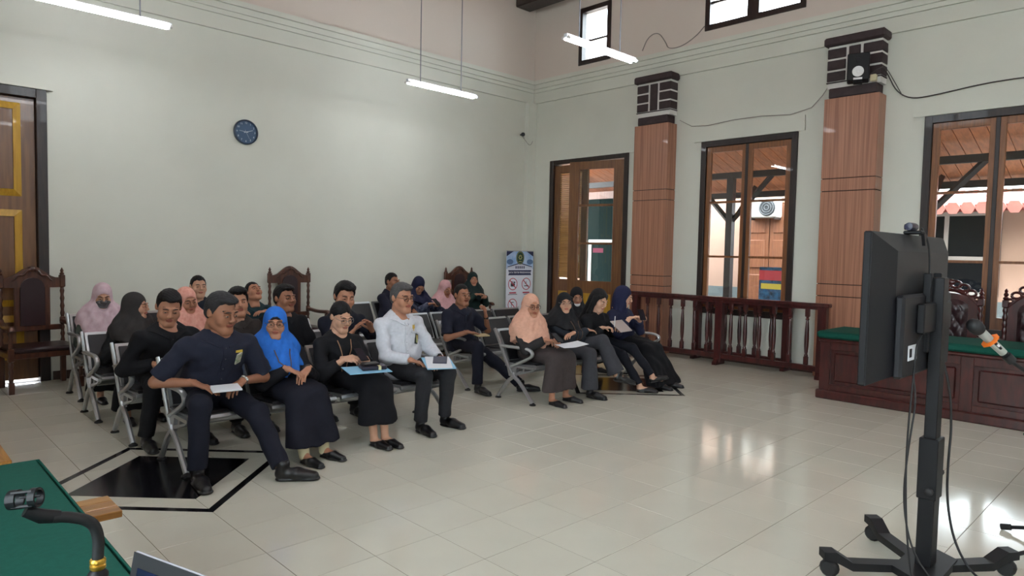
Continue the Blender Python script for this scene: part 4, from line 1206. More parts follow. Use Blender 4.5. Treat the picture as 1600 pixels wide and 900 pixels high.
# ------------------------------------------------------------------ people: distance-field modelling
f32 = np.float32
class Vol:
    def __init__(s, lo, hi, h):
        s.lo = np.array(lo, float); s.h = h
        s.n = np.maximum(4, np.ceil((np.array(hi) - s.lo) / h).astype(int) + 1)
        s.F = np.full(tuple(s.n), 0.08, f32)
        s.ax = [(s.lo[k] + h * np.arange(s.n[k])).astype(f32) for k in range(3)]
    def win(s, lo, hi, mg):
        a = np.clip(np.floor((np.array(lo) - mg - s.lo) / s.h).astype(int), 0, s.n)
        b = np.clip(np.ceil((np.array(hi) + mg - s.lo) / s.h).astype(int) + 1, 0, s.n)
        sl = tuple(slice(a[k], b[k]) for k in range(3))
        if np.any(b <= a):
            return None, None
        P = (s.ax[0][sl[0]][:, None, None], s.ax[1][sl[1]][None, :, None], s.ax[2][sl[2]][None, None, :])
        return sl, P
    def union(s, sl, d, k):
        A = s.F[sl]
        if k <= 0:
            s.F[sl] = np.minimum(A, d)
        else:
            h = np.maximum(k - np.abs(A - d), 0) / k
            s.F[sl] = np.minimum(A, d) - h * h * k * 0.25
    def cut(s, sl, d, k):
        A = s.F[sl]
        h = np.maximum(k - np.abs(A + d), 0) / max(k, 1e-6)
        s.F[sl] = np.maximum(A, -d) + h * h * k * 0.25
    def cone(s, a, b, ra, rb, k=.02, clip=None, flat=None, cut=False):
        a, b = np.array(a, float), np.array(b, float)
        r = max(ra, rb) * (flat[1] if flat and flat[1] > 1 else 1)
        lo, hi = np.minimum(a, b) - r, np.maximum(a, b) + r
        sl, P = s.win(lo, hi, k + 2 * s.h)
        if sl is None:
            return
        p = [P[i] - f32(a[i]) for i in range(3)]
        d_ = b - a
        if flat:       # (direction, factor): stretch the section along a direction
            n = np.array(flat[0], float); n /= np.linalg.norm(n)
            g = 1.0 / flat[1] - 1.0
            q = p[0] * f32(n[0]) + p[1] * f32(n[1]) + p[2] * f32(n[2])
            p = [p[i] + f32(n[i] * g) * q for i in range(3)]
            d_ = d_ + n * g * d_.dot(n)
        L = max(float(d_.dot(d_)), 1e-9)
        t = np.clip((p[0] * f32(d_[0]) + p[1] * f32(d_[1]) + p[2] * f32(d_[2])) / f32(L), 0, 1)
        D = np.sqrt((p[0] - t * f32(d_[0])) ** 2 + (p[1] - t * f32(d_[1])) ** 2 + (p[2] - t * f32(d_[2])) ** 2) - (f32(ra) + t * f32(rb - ra))
        if clip:
            for c, n in clip:
                n = np.array(n, float); n /= np.linalg.norm(n)
                D = np.maximum(D, (P[0] - f32(c[0])) * f32(n[0]) + (P[1] - f32(c[1])) * f32(n[1]) + (P[2] - f32(c[2])) * f32(n[2]))
        (s.cut if cut else s.union)(sl, D, k)
    def ell(s, c, r, k=.02, R=None, cut=False, clip=None):
        c = np.array(c, float); r = np.array(r, float); m = r.max()
        sl, P = s.win(c - m, c + m, k + 2 * s.h)
        if sl is None:
            return
        p = [P[i] - f32(c[i]) for i in range(3)]
        if R is not None:
            p = [p[0] * f32(R[0][i]) + p[1] * f32(R[1][i]) + p[2] * f32(R[2][i]) for i in range(3)]
        q = np.sqrt((p[0] / f32(r[0])) ** 2 + (p[1] / f32(r[1])) ** 2 + (p[2] / f32(r[2])) ** 2)
        q2 = np.sqrt((p[0] / f32(r[0] ** 2)) ** 2 + (p[1] / f32(r[1] ** 2)) ** 2 + (p[2] / f32(r[2] ** 2)) ** 2)
        D = q * (q - 1) / np.maximum(q2, 1e-4)
        if clip:
            for c2, n in clip:
                n = np.array(n, float); n /= np.linalg.norm(n)
                D = np.maximum(D, (P[0] - f32(c2[0])) * f32(n[0]) + (P[1] - f32(c2[1])) * f32(n[1]) + (P[2] - f32(c2[2])) * f32(n[2]))
        (s.cut if cut else s.union)(sl, D, k)
    def plane(s, c, n, k=.004):      # keep the side where (p-c).n < 0
        n = np.array(n, float); n /= np.linalg.norm(n)
        D = (s.ax[0][:, None, None] - f32(c[0])) * f32(n[0]) + (s.ax[1][None, :, None] - f32(c[1])) * f32(n[1]) + (s.ax[2][None, None, :] - f32(c[2])) * f32(n[2])
        s.F = np.maximum(s.F, D)
    def wrinkle(s, amp, f1=(38, 30, 46), ph=0.0):
        X_, Y_, Z_ = s.ax[0][:, None, None], s.ax[1][None, :, None], s.ax[2][None, None, :]
        s.F += f32(amp) * (np.sin(X_ * f1[0] + np.sin(Z_ * 13 + ph) * 1.6 + ph) * np.sin(Z_ * f1[2] + np.sin(Y_ * 17 + X_ * 9) * 1.4 + ph * 2) + .6 * np.sin(Y_ * f1[1] + Z_ * 23 + np.sin(X_ * 21 + ph) * 1.2))
    def net(s):
        F = s.F
        # keep a positive border so that the surface closes
        F[0], F[-1] = np.maximum(F[0], .001), np.maximum(F[-1], .001)
        F[:, 0], F[:, -1] = np.maximum(F[:, 0], .001), np.maximum(F[:, -1], .001)
        F[:, :, 0], F[:, :, -1] = np.maximum(F[:, :, 0], .001), np.maximum(F[:, :, -1], .001)
        I = F < 0
        c = I[:-1, :-1, :-1].astype(np.int8)
        cnt = np.zeros(c.shape, np.int8)
        off = [(i, j, k) for i in (0, 1) for j in (0, 1) for k in (0, 1)]
        for (i, j, k) in off:
            cnt += I[i:I.shape[0] - 1 + i, j:I.shape[1] - 1 + j, k:I.shape[2] - 1 + k]
        act = (cnt > 0) & (cnt < 8)
        idx = np.argwhere(act)
        M_ = len(idx)
        if M_ == 0:
            return np.zeros((0, 3)), np.zeros((0, 4), int)
        ids = np.full(act.shape, -1, np.int32)
        ids[act] = np.arange(M_)
        val = np.stack([F[idx[:, 0] + o[0], idx[:, 1] + o[1], idx[:, 2] + o[2]] for o in off], 1)
        pos = np.zeros((M_, 3)); num = np.zeros(M_)
        for a in range(8):
            for b in range(a + 1, 8):
                da = np.array(off[b]) - np.array(off[a])
                if np.abs(da).sum() != 1:
                    continue
                va, vb = val[:, a], val[:, b]
                m = (va < 0) != (vb < 0)
                t = va[m] / (va[m] - vb[m])
                pos[m] += np.array(off[a]) + t[:, None] * da
                num[m] += 1
        V = s.lo + s.h * (idx + pos / num[:, None])
        Q = []
        for axis in range(3):
            u, v = (axis + 1) % 3, (axis + 2) % 3
            sl0 = [slice(1, -1)] * 3; sl1 = [slice(1, -1)] * 3
            sl0[axis] = slice(0, -1); sl1[axis] = slice(1, None)
            A, B = I[tuple(sl0)], I[tuple(sl1)]
            for flip, mk in ((False, A & ~B), (True, ~A & B)):
                e = np.argwhere(mk)
                if not len(e):
                    continue
                e = e + 1
                e[:, axis] -= 1
                def cell(du, dv):
                    q = e.copy(); q[:, u] += du; q[:, v] += dv
                    return ids[q[:, 0], q[:, 1], q[:, 2]]
                q = np.stack([cell(-1, -1), cell(0, -1), cell(0, 0), cell(-1, 0)], 1)
                Q.append(q[:, ::-1] if flip else q)
        Q = np.concatenate(Q)
        Q = Q[(Q >= 0).all(1)]
        return V, Q
def np_mesh(name, V, Q, mats, mi=None):
    me = bpy.data.meshes.new(name)
    me.vertices.add(len(V)); me.vertices.foreach_set('co', np.asarray(V, f32).ravel())
    n = len(Q)
    me.loops.add(n * 4); me.loops.foreach_set('vertex_index', np.asarray(Q, np.int32).ravel())
    me.polygons.add(n); me.polygons.foreach_set('loop_start', np.arange(n, dtype=np.int32) * 4)
    try:
        me.polygons.foreach_set('loop_total', np.full(n, 4, np.int32))
    except Exception:
        pass
    if not isinstance(mats, (list, tuple)):
        mats = [mats]
    for m in mats:
        me.materials.append(m)
    if mi is not None:
        me.polygons.foreach_set('material_index', np.asarray(mi, np.int32))
    me.update(calc_edges=True)
    me.polygons.foreach_set('use_smooth', np.ones(n, bool))
    return me
def joined(parts):
    V, Q, n = [], [], 0
    for v, q in parts:
        V.append(v); Q.append(q + n); n += len(v)
    return np.concatenate(V), np.concatenate(Q)

# ---- head templates (face looks to -y, origin in the middle of the head) ----
def head_field(v, kind):
    wj = {'m': 1.0, 'w': .93, 'f': 1.1}[kind]
    v.ell((0, .018, .030), (.0755, .094, .088), .0)
    v.ell((0, -.030, -.040), (.060 * wj, .066, .080), .035)
    v.cone((-.014, -.078, -.100), (.014, -.078, -.100), .020 * wj, .020 * wj, .03)      # chin
    for s_ in (-1, 1):
        v.ell((s_ * .040 * wj, -.062, -.028), (.030, .030, .034), .02)          # cheeks
        v.cone((s_ * .052 * wj, -.005, -.070), (s_ * .020, -.07, -.100), .020, .018, .03)  # jaw line
        v.cone((s_ * .012, -.092, .030), (s_ * .044, -.082, .031), .010, .009, .012)    # brow ridge
        v.ell((s_ * .032, -.108, .006), (.018, .012, .011), .012, cut=True)     # eye sockets
        v.ell((s_ * .0325, -.086, .007), (.0165, .0135, .0115), .004)           # lids over the eyeball
        v.ell((s_ * .079, .012, -.002), (.009, .020, .030), .006, R=((math.cos(.35 * s_), math.sin(.35 * s_), 0), (-math.sin(.35 * s_), math.cos(.35 * s_), 0), (0, 0, 1)))   # ears
        v.ell((s_ * .0125, -.108, -.024), (.010, .010, .008), .006)             # nostril wings
    v.cone((0, -.094, .018), (0, -.116, -.018), .0085, .0115, .012)             # nose
    v.ell((0, -.1, -.049), (.024, .009, .006), .008)                            # upper lip
    v.ell((0, -.098, -.060), (.021, .009, .007), .006)                          # lower lip
    v.cone((-.024, -.110, -.0545), (.024, -.110, -.0545), .0022, .0022, .003, cut=True)
    v.cone((0, .030, -.06), (0, .040, -.16), .058 * (1 if kind != 'w' else .86), .060 * (1 if kind != 'w' else .86), .03)   # neck
HEADS, LIPS, BROWS, HAIRS = {}, {}, {}, {}
for kd in 'mwf':
    v = Vol((-.11, -.15, -.19), (.11, .13, .14), .0042); head_field(v, kd)
    HEADS[kd] = v.net()
    hf = v
def skin_patch(kind, lo, hi, fn, off, h=.0018):
    v = Vol(lo, hi, h); head_field(v, kind)
    X_, Y_, Z_ = v.ax[0][:, None, None], v.ax[1][None, :, None], v.ax[2][None, None, :]
    v.F = np.maximum(v.F - f32(off), fn(X_, Y_, Z_))
    return v.net()
LIPS = {k: skin_patch(k, (-.034, -.125, -.075), (.034, -.07, -.035), lambda X_, Y_, Z_: (np.sqrt((X_ / .024) ** 2 + ((Z_ + .0545) / .0125) ** 2) - 1) * .01, .0012) for k in 'mw'}
LIPS['f'] = LIPS['m']
def brow_fn(X_, Y_, Z_):
    a = np.abs(X_)
    return np.sqrt(((a - .031) / .021) ** 2 + ((Z_ - .033 + (a - .030) ** 2 * 7) / .0040) ** 2) * .01 - .01
BROWS = [skin_patch('m', lo_, hi_, brow_fn, .0013) for lo_, hi_ in (((-.06, -.12, .015), (-.004, -.06, .05)), ((.004, -.12, .015), (.06, -.06, .05)))]
EYES = None
def eye_mesh(side):
    V, Q, mi = [], [], []
    for s_ in (side,):
        c = np.array((s_ * .0325, -.0855, .0068))
        n, m_ = 14, 10
        base = len(V)
        for i in range(m_ + 1):
            for k in range(n):
                th, ph = 2 * PI * k / n, PI * i / m_
                d = np.array((math.sin(ph) * math.cos(th), -math.cos(ph), math.sin(ph) * math.sin(th)))
                V.append(c + d * (.0140, .0157, .0066))
        for i in range(m_):
            for k in range(n):
                Q.append((base + i * n + k, base + i * n + (k + 1) % n, base + (i + 1) * n + (k + 1) % n, base + (i + 1) * n + k))
                mi.append(1 if i < 2 else 0)
    return np.array(V), np.array(Q), mi
EYES = [eye_mesh(-1), eye_mesh(1)]
# hair: shell over the skull bounded by a hairline
def hair_template(style):
    lo, hi = (-.13, -.14, -.34), (.13, .17, .17)
    if style != 'long':
        lo = (-.125, -.14, -.13)
    v = Vol(lo, hi, .0042)
    t = {'short': .012, 'crop': .007, 'full': .017, 'tied': .010, 'long': .014}[style]
    v.ell((0, .020, .032), (.0755 + t * .8, .094 + t, .088 + t * 1.15), 0)
    v.ell((0, .045, -.02), (.066 + t * .6, .062 + t, .075), .02)
    if style == 'full':
        v.ell((.008, -.030, .098), (.066, .072, .036), .03)
    if style == 'short':
        v.ell((.006, -.030, .096), (.060, .068, .028), .03)
    X_, Y_, Z_ = v.ax[0][:, None, None], v.ax[1][None, :, None], v.ax[2][None, None, :]
    yl = Y_ + 0 * X_
    ax_ = np.abs(X_)
    jag = .0035 * np.sin(X_ * 210 + 1) + .003 * np.sin(X_ * 97 + Y_ * 120)
    if style in ('tied', 'long'):
        line = np.where(yl < -.015, .074 - ax_ * .75, np.where(yl < .03, .074 - ax_ * .75 - (yl + .015) * 1.6, -.065 - (yl - .03) * .4))
    else:
        line = np.where(yl < -.040, .073 - np.maximum(ax_ - .040, 0) * .8, np.where(yl < -.012, .073 - np.maximum(ax_ - .040, 0) * .8 - (yl + .040) * 1.6, np.where(yl < .014, -.012 + 0 * yl, np.where(yl < .03, .018 - (yl - .014) * 2.0, -.060 + 0 * yl))))
    d = (Z_ - line - jag).astype(f32)
    v.F = np.maximum(v.F + f32(t * .9) * (1 - np.clip(d / f32(.035), 0, 1)) ** 2, -d * f32(.8))
    if style == 'tied':
        v.ell((0, .125, .0), (.038, .032, .038), .015)
    if style == 'long':
        for s_ in (-1, 1):
            v.cone((s_ * .062, -.035, .070), (s_ * .082, -.012, -.03), .018, .022, .02)
            v.cone((s_ * .078, .0, .03), (s_ * .090, -.005, -.16), .026, .034, .025)
            v.cone((s_ * .090, -.005, -.16), (s_ * .085, -.05, -.30), .034, .020, .025)
            v.cone((s_ * .045, .06, .0), (s_ * .05, .085, -.28), .048, .045, .03)
    v.F += f32(.0016) * np.sin(X_ * 230 + Y_ * 60 + np.sin(Z_ * 60)) * np.sin(Y_ * 120 + Z_ * 90)
    return v.net()
HAIRS = {s_: hair_template(s_) for s_ in ('short', 'crop', 'full', 'tied', 'long')}
# ---- hands (wrist at origin, fingers along +x, palm facing -z, thumb on +y) ----
def hand_template(curl, spread=.0):
    v = Vol((-.045, -.07, -.11), (.21, .095, .05), .0030)
    v.cone((-.04, 0, 0), (.015, 0, 0), .025, .026, .0, flat=((0, 0, 1), .75))
    v.cone((.01, .004, -.002), (.072, .012, -.003), .026, .020, .012, flat=((0, 0, 1), .6))
    v.cone((.012, -.012, -.002), (.070, -.022, -.003), .022, .018, .012, flat=((0, 0, 1), .6))
    v.cone((.075, .024, -.002), (.070, -.026, -.003), .0125, .0115, .012)
    fing = [(.078, .0275, .0095, (.042, .026, .020)), (.082, .0090, .0098, (.046, .030, .021)), (.079, -.0095, .0092, (.042, .028, .020)), (.072, -.0270, .0082, (.033, .021, .018))]
    for i, (x, y, r, L) in enumerate(fing):
        p = np.array((x, y, -.001)); a = .12 + curl * .35
        ay = (1.5 - i) * .05 * (1 + spread)
        for j, l in enumerate(L):
            d = np.array((math.cos(a) * math.cos(ay), math.sin(ay) * math.cos(a), -math.sin(a)))
            q = p + d * l
            v.cone(p, q, r * (1 - .1 * j), r * (.9 - .1 * j), .003 if j == 0 else .002)
            p = q; a += curl * (.85 if j == 0 else .6)
    p = np.array((.018, .022, -.004))
    for j, (l, a, b) in enumerate(((.040, .75, .25), (.032, .45 - curl * .2, .25 + curl * .5), (.025, .25 - curl * .3, .3 + curl * .7))):
        d = np.array((math.cos(a) * math.cos(b), math.sin(a) * math.cos(b), -math.sin(b)))
        q = p + d * l
        v.cone(p, q, (.0145, .0115, .010)[j], (.0118, .0105, .008)[j], .006 if j == 0 else .003)
        p = q
    return v.net()
HANDS = {'flat': hand_template(.18), 'rest': hand_template(.5), 'hold': hand_template(.95), 'fist': hand_template(1.35)}
# ---- shoes (heel at origin on the ground, toe along -y) ----
def shoe_template(kind):
    v = Vol((-.06, -.26, -.01), (.06, .06, .13), .0045)
    if kind == 'man':
        v.cone((0, .0, .045), (0, -.10, .042), .038, .040, 0)
        v.cone((0, -.10, .040), (.004, -.205, .026), .042, .030, .02, flat=((1, 0, 0), 1.12))
        v.cone((0, .005, .05), (0, -.01, .105), .036, .042, .015)
        v.cone((0, .0, .012), (.004, -.20, .012), .040, .043, .004, flat=((0, 0, 1), .34))
    else:
        v.cone((0, .0, .035), (0, -.09, .028), .031, .034, 0)
        v.cone((0, -.09, .028), (.004, -.185, .020), .036, .024, .02, flat=((1, 0, 0), 1.15))
        v.cone((0, .0, .012), (.004, -.18, .010), .034, .036, .004, flat=((0, 0, 1), .32))
        v.ell((0, -.035, .075), (.026, .062, .042), .008, cut=True)
    v.plane((0, 0, 0.0), (0, 0, -1))
    return v.net()
SHOES = {'man': shoe_template('man'), 'flat': shoe_template('flat')}
# ---- eyeglasses in head space ----
def glasses_mesh(m, lens=True):
    b = MB()
    for s_ in (-1, 1):
        pts = [(s_ * .034 + .024 * math.copysign(abs(math.cos(t)) ** .6, math.cos(t)), -.113 + .004 * abs(math.cos(t)), .006 + .0165 * math.copysign(abs(math.sin(t)) ** .7, math.sin(t))) for t in [i * PI / 12 for i in range(25)]]
        b.tube(pts, .0017, 5, cap=False)
        b.tube([(s_ * .058, -.109, .012), (s_ * .078, -.06, .012), (s_ * .080, .01, .010)], .002, 5)
    b.tube([(-.011, -.114, .009), (0, -.117, .011), (.011, -.114, .009)], .002, 5)
    return b.mesh('eyeglasses', m)

def ik(a, c, l1, l2, pole):
    a, c, pole = Vector(a), Vector(c), Vector(pole)
    d = c - a
    L = d.length
    if L > (l1 + l2) * .999:
        c = a + d.normalized() * (l1 + l2) * .999; d = c - a; L = d.length
    L = max(L, abs(l1 - l2) * 1.05 + 1e-4)
    u = d.normalized()
    x = (l1 * l1 - l2 * l2 + L * L) / (2 * L)
    h = math.sqrt(max(l1 * l1 - x * x, 0))
    n = (pole - u * pole.dot(u)).normalized()
    return a + u * x + n * h, c
def frame_from(x, z):
    x = Vector(x).normalized(); z = Vector(z); z = (z - x * z.dot(x)).normalized(); y = z.cross(x)
    return Matrix(((x.x, y.x, z.x), (x.y, y.y, z.y), (x.z, y.z, z.z)))
def xf(VQ, R, t, s=1.0, mirror=False):
    V, Q = VQ
    R = np.array(R)
    V2 = V * (np.array((1, -1, 1)) if mirror else 1)
    V2 = (V2 * s) @ R.T + np.array(t)
    return V2, (Q[:, ::-1] if mirror else Q)
SKINS = {'tan': (178, 126, 100), 'brown': (152, 104, 80), 'light': (196, 150, 124), 'fair': (202, 158, 134)}
HAIRC = {'black': (20, 18, 20), 'grey': (86, 84, 84), 'salt': (48, 47, 50)}
def cloth(name, rgb, rough=.85, rgb2=None, nscale=40):
    return mat('fabric_' + name, rgb, rough, noise=.10, nscale=nscale, bump=.12, bscale=260, spec=.25, rgb2=rgb2)
EYEW = mat('eye_white', (196, 188, 180), .3)
IRIS = mat('eye_dark', (22, 16, 14), .2)
LACE = mat('lace_black', (14, 14, 16), .8)
SHOEBLK = mat('shoe_leather', (18, 18, 21), .3, bump=.05, bscale=60)
person_n = [0]
TRIS = [0]

def person(label, head, yaw=0, pitch=0, roll=0, seat=None, kind='m', skin='tan', hair=('short', 'black'), hscale=1.0, bulk=1.0,
           top=('navy', (30, 32, 44)), sleeve='long', bottom=('dark', (22, 22, 28)), legs='trousers', feet=None, knees=None, hem=.12,
           hands=None, hpose=('rest', 'rest'), elbows=((-.6, .6, -.6), (.6, .6, -.6)), hijab=None, hijab_len=.30, glasses=None, mask=None, fine=1, extra=None,
           shoes='man', sock=None, torso_yaw=0.0, lanyard=None, hand_up=((0, 0, 1), (0, 0, 1)), hand_dir=(None, None), cap=None, group='seated audience', shoe_m=None, crossed=None, drape=1.0, flare=.055):
    sc = {'m': 1.0, 'f': 1.05, 'w': .94}[kind]
    hx, hy, hz = head
    sx, sy = seat                       # hip position on the seat (x, y)
    zs = .425 if fine else .43
    H = Vector((hx, hy, hz))
    hip = Vector((sx, sy, zs + .085))
    hs = hscale * (.97 if kind == 'w' else 1.03)
    ty = math.radians(torso_yaw)
    # neck base and shoulders from the head and the hip
    up = (H - hip)
    nb = H + Vector((-math.sin(math.radians(yaw)) * .015, .042 + .04 * math.sin(math.radians(pitch)), (-.165 if kind != 'f' else -.158) * hs))
    nb.x = nb.x * .85 + (hip.x + up.x * .7) * .15
    lat = Vector((math.cos(ty), math.sin(ty), 0))
    fw = Vector((math.sin(ty), -math.cos(ty), 0))
    shw = {'m': .185, 'f': .20, 'w': .158}[kind] * (1 + (bulk - 1) * .4)
    sh = [nb + lat * (-shw) + Vector((0, 0, -.062)), nb + lat * shw + Vector((0, 0, -.062))]
    chest = nb.lerp(hip, .36) + fw * .015
    waist = nb.lerp(hip, .72)
    ua, fa = .285 * sc, .245 * sc
    th, sn = .44 * sc, .42 * sc
    if hands is None:
        hands = ((hip.x - .10, hip.y - .30, .64), (hip.x + .10, hip.y - .30, .64))
    if feet is None:
        feet = (((hip.x - .12, hip.y - .42), (-.05, -1)), ((hip.x + .12, hip.y - .42), (.05, -1)))
    el, wr = [], []
    for s_ in (0, 1):
        e, w_ = ik(sh[s_], hands[s_], ua, fa, elbows[s_])
        el.append(e); wr.append(w_)
    hj = [hip + Vector((-.085, 0, 0)), hip + Vector((.085, 0, 0))]
    kn, an = [], []
    for s_ in (0, 1):
        (fx, fy), fd = feet[s_][:2]
        fz = feet[s_][2] if len(feet[s_]) > 2 else 0.0
        k_, a_ = ik(hj[s_], (fx, fy, fz + .085), th, sn, (knees[s_] if knees else (0, -.6, 1)))
        kn.append(k_); an.append(a_)
    h = .0085 if fine else .011
    # ---------------- skin body: one surface; head and hands are joined to it
    allp = [H, nb, hip] + sh + el + wr + kn + an
    lo = np.array([min(p[i] for p in allp) for i in range(3)]) - .12
    hi = np.array([max(p[i] for p in allp) for i in range(3)]) + .12
    lo[2] = max(lo[2], 0.005) if not crossed else max(lo[2], .005)
    v = Vol(lo, np.minimum(hi, (1e9, 1e9, H.z + .0)), h)
    B = bulk
    flatv = tuple(fw)
    v.cone(H + Vector((0, .035, -.08)), nb, .052 * sc, .060 * sc, .0)
    v.cone(nb + Vector((0, 0, -.06)), waist, .100 * sc * B, .098 * sc * B, .04, flat=(tuple(lat), 1.25))
    v.cone(sh[0], sh[1], .050 * sc, .050 * sc, .05)
    v.cone(waist, hip, .10 * sc * B, .11 * sc, .05, flat=(tuple(lat), 1.3))
    for s_ in (0, 1):
        v.cone(sh[s_], el[s_], .046 * sc, .037 * sc, .03)
        v.cone(el[s_], wr[s_], .038 * sc, .025 * sc, .015)
        v.cone(hj[s_], kn[s_], .075 * sc, .052 * sc, .03)
        v.cone(kn[s_], an[s_], .050 * sc, .033 * sc, .02)
        fd = Vector((feet[s_][1][0], feet[s_][1][1], 0)).normalized()
        fz = feet[s_][2] if len(feet[s_]) > 2 else 0.0
        v.cone(an[s_] + Vector((0, 0, -.035)), an[s_] + fd * .12 + Vector((0, 0, -.05)), .032, .022, .02)
    parts = [v.net()]
    yw, pt, rl = math.radians(yaw), math.radians(pitch), math.radians(roll)
    # yaw: 0 looks to -y, positive turns towards +x; pitch positive looks down
    Rh = (Matrix.Rotation(yw, 3, 'Z') @ Matrix.Rotation(pt, 3, 'X') @ Matrix.Rotation(rl, 3, 'Y'))
    parts.append(xf(HEADS[kind], Rh, H, hs))
    for s_ in (0, 1):
        d = hand_dir[s_]
        d = Vector(d) if d is not None else ((wr[s_] - el[s_]).normalized() + Vector((0, -.1, -.15)))
        R_ = frame_from(d, hand_up[s_])
        parts.append(xf(HANDS[hpose[s_]], R_, wr[s_], .97 * sc, mirror=(s_ == 1)))
    V, Q = joined(parts)
    skm = mat('skin_' + skin, SKINS[skin], .5, noise=.06, nscale=20, spec=.35)
    me = np_mesh('person', V, Q, skm)
    P = obj('person', me)
    tag(P, label, 'person', group)
    TRIS[0] += len(Q) * 2
    def child(name, VQ, m, mi=None):
        if len(VQ[1]) == 0:
            return None
        TRIS[0] += len(VQ[1]) * 2
        return obj(name, np_mesh(name, VQ[0], VQ[1], m, mi), P)
    # face details
    for ey in EYES:
        child('eye', xf((ey[0], ey[1]), Rh, H, hs), [EYEW, IRIS], ey[2])
    child('lips', xf(LIPS[kind], Rh, H, hs), mat('lips_' + skin, tuple(int(a * b) for a, b in zip(SKINS[skin], (.88, .70, .72))), .45))
    for bw in BROWS:
        child('eyebrow', xf(bw, Rh, H, hs * (1.0 if kind != 'w' else .998)), mat('brow_hair', (30, 25, 24), .8))
    if hair and not hijab:
        child('hair', xf(HAIRS[hair[0]], Rh, H, hs), mat('hair_' + hair[1], HAIRC[hair[1]], .6, spec=.25, noise=.35, nscale=60, bump=.3, bscale=180))
    if glasses:
        g = obj('eyeglasses', glasses_mesh(mat('glasses_' + glasses, {'black': (20, 20, 22), 'thin': (120, 112, 104)}[glasses], .35)), P)
        g.matrix_local = Matrix.Translation(H) @ Rh.to_4x4() @ Matrix.Scale(hs, 4)
    if mask:
        v = Vol((-.075, -.15, -.13), (.075, -.0, .0), .004)
        head_field(v, kind)
        zm = {'face': -.052, 'chin': -.098}[mask[0]]
        X_, Z_ = v.ax[0][:, None, None], v.ax[2][None, None, :]
        rz_ = .045 if mask[0] == 'face' else .026
        v.F = np.maximum(v.F - f32(.006), (np.sqrt((X_ / .066) ** 2 + ((Z_ - zm) / rz_) ** 4) - 1) * f32(.03) + 0 * v.F)
        child('face_mask', xf(v.net(), Rh, H, hs), mat('mask_' + mask[1], {'grey': (92, 92, 96), 'white': (222, 222, 224)}[mask[1]], .8))
    hg = .0085 if fine else .011
    # ---------------- upper garment
    cm = cloth(top[0], top[1], rgb2=top[2] if len(top) > 2 else None, nscale=(top[3] if len(top) > 3 else 40))
    pts = [nb + Vector((0, 0, .05)), hip] + sh + el + wr
    lo = np.array([min(p[i] for p in pts) for i in range(3)]) - .17
    hi = np.array([max(p[i] for p in pts) for i in range(3)]) + .15
    lo[2] = max(lo[2], hip.z - .11)
    hi[2] = nb.z + .09
    v = Vol(lo, hi, hg)
    o_ = .016
    v.cone(nb + Vector((0, .012, -.085)), waist, .108 * sc * B + o_, .112 * sc * B + o_, .0, flat=(tuple(lat), 1.30))
    v.cone(sh[0] + Vector((0, .006, -.004)), sh[1] + Vector((0, .006, -.006)), .046 * sc + o_ * .6, .046 * sc + o_ * .6, .06)
    v.cone(nb + Vector((0, .010, .004)), nb + Vector((0, .005, -.09)), .054 + o_, .10, .04)
    v.cone(waist, hip + Vector((0, .0, -.01)), .112 * sc * B + o_, .125 * sc + o_, .05, flat=(tuple(lat), 1.28))
    if kind == 'w' and not hijab:
        for s_ in (-1, 1):
            v.ell(chest + lat * s_ * .065 + fw * .085, (.06, .055, .065), .05)
    if B > 1.1:
        v.ell(waist + fw * .07 + Vector((0, 0, .0)), (.16, .12, .14), .06)
    for s_ in (0, 1):
        if sleeve == 'short':
            cpt = sh[s_].lerp(el[s_], .86)
            v.cone(sh[s_], el[s_], .049 * sc + o_ * .8, .054 * sc + o_, .035, clip=[(cpt, el[s_] - sh[s_])])
        else:
            v.cone(sh[s_], el[s_], .047 * sc + o_ * .8, .042 * sc + o_, .035)
            cpt = el[s_].lerp(wr[s_], .72 if sleeve == 'three' else (.93 if sleeve == 'long' else .55))
            v.cone(el[s_], wr[s_], .042 * sc + o_, .030 * sc + o_, .018, clip=[(cpt, wr[s_] - el[s_])])
    # open neck
    v.cone(H + Vector((0, .03, -.05)) - nb + nb, nb + Vector((0, -.012, -.01)), .056 * sc, .062 * sc, .006, cut=True)
    v.wrinkle(.0046 if fine else .0035, ph=person_n[0] * 1.7)
    surf = [v.net()]
    shirt = child('blouse' if kind == 'w' else 'shirt', surf[0], cm)
    # ---------------- lower garment
    bm_ = cloth(bottom[0], bottom[1])
    pts = [hip + Vector((0, .1, .06))] + kn + an
    lo = np.array([min(p[i] for p in pts) for i in range(3)]) - .16
    hi = np.array([max(p[i] for p in pts) for i in range(3)]) + .16
    lo[2] = max(lo[2], .01)
    hi[2] = min(hi[2], max(max(k.z for k in kn) + .13, hip.z + .14))
    v = Vol(lo, hi, hg)
    v.cone(hip + Vector((0, 0, .05)), hip, .105 * sc * B + .012, .115 * sc + .012, .0, flat=(tuple(lat), 1.28))
    if legs in ('trousers', 'wide', 'slim'):
        rk, ra_ = {'trousers': (.068, .058), 'wide': (.078, .105), 'slim': (.060, .048)}[legs]
        for s_ in (0, 1):
            v.cone(hj[s_], kn[s_], .092 * sc, rk * sc, .035)
            cpt = kn[s_].lerp(an[s_], .96)
            v.cone(kn[s_], an[s_], rk * sc, ra_ * sc, .03, clip=[(cpt, an[s_] - kn[s_])])
    else:
        n = 5
        hemw = feet[2] if len(feet) > 2 else .16
        for i in range(n):
            t = i / (n - 1)
            a = hj[0].lerp(hj[1], t); b = kn[0].lerp(kn[1], t)
            c = an[0].lerp(an[1], t)
            lt_ = (t - .5) * 2
            c = Vector((c.x + lt_ * flare, c.y + .0, c.z))
            dirn = (c - b).normalized()
            v.cone(a, b, .090, .076, .045)
            cpt = Vector((c.x, c.y, hem))
            v.cone(b, c + dirn * .05, .076, .082 + .01 * math.sin(i * 2.4), .03, clip=[(cpt, (0, 0, -1))])
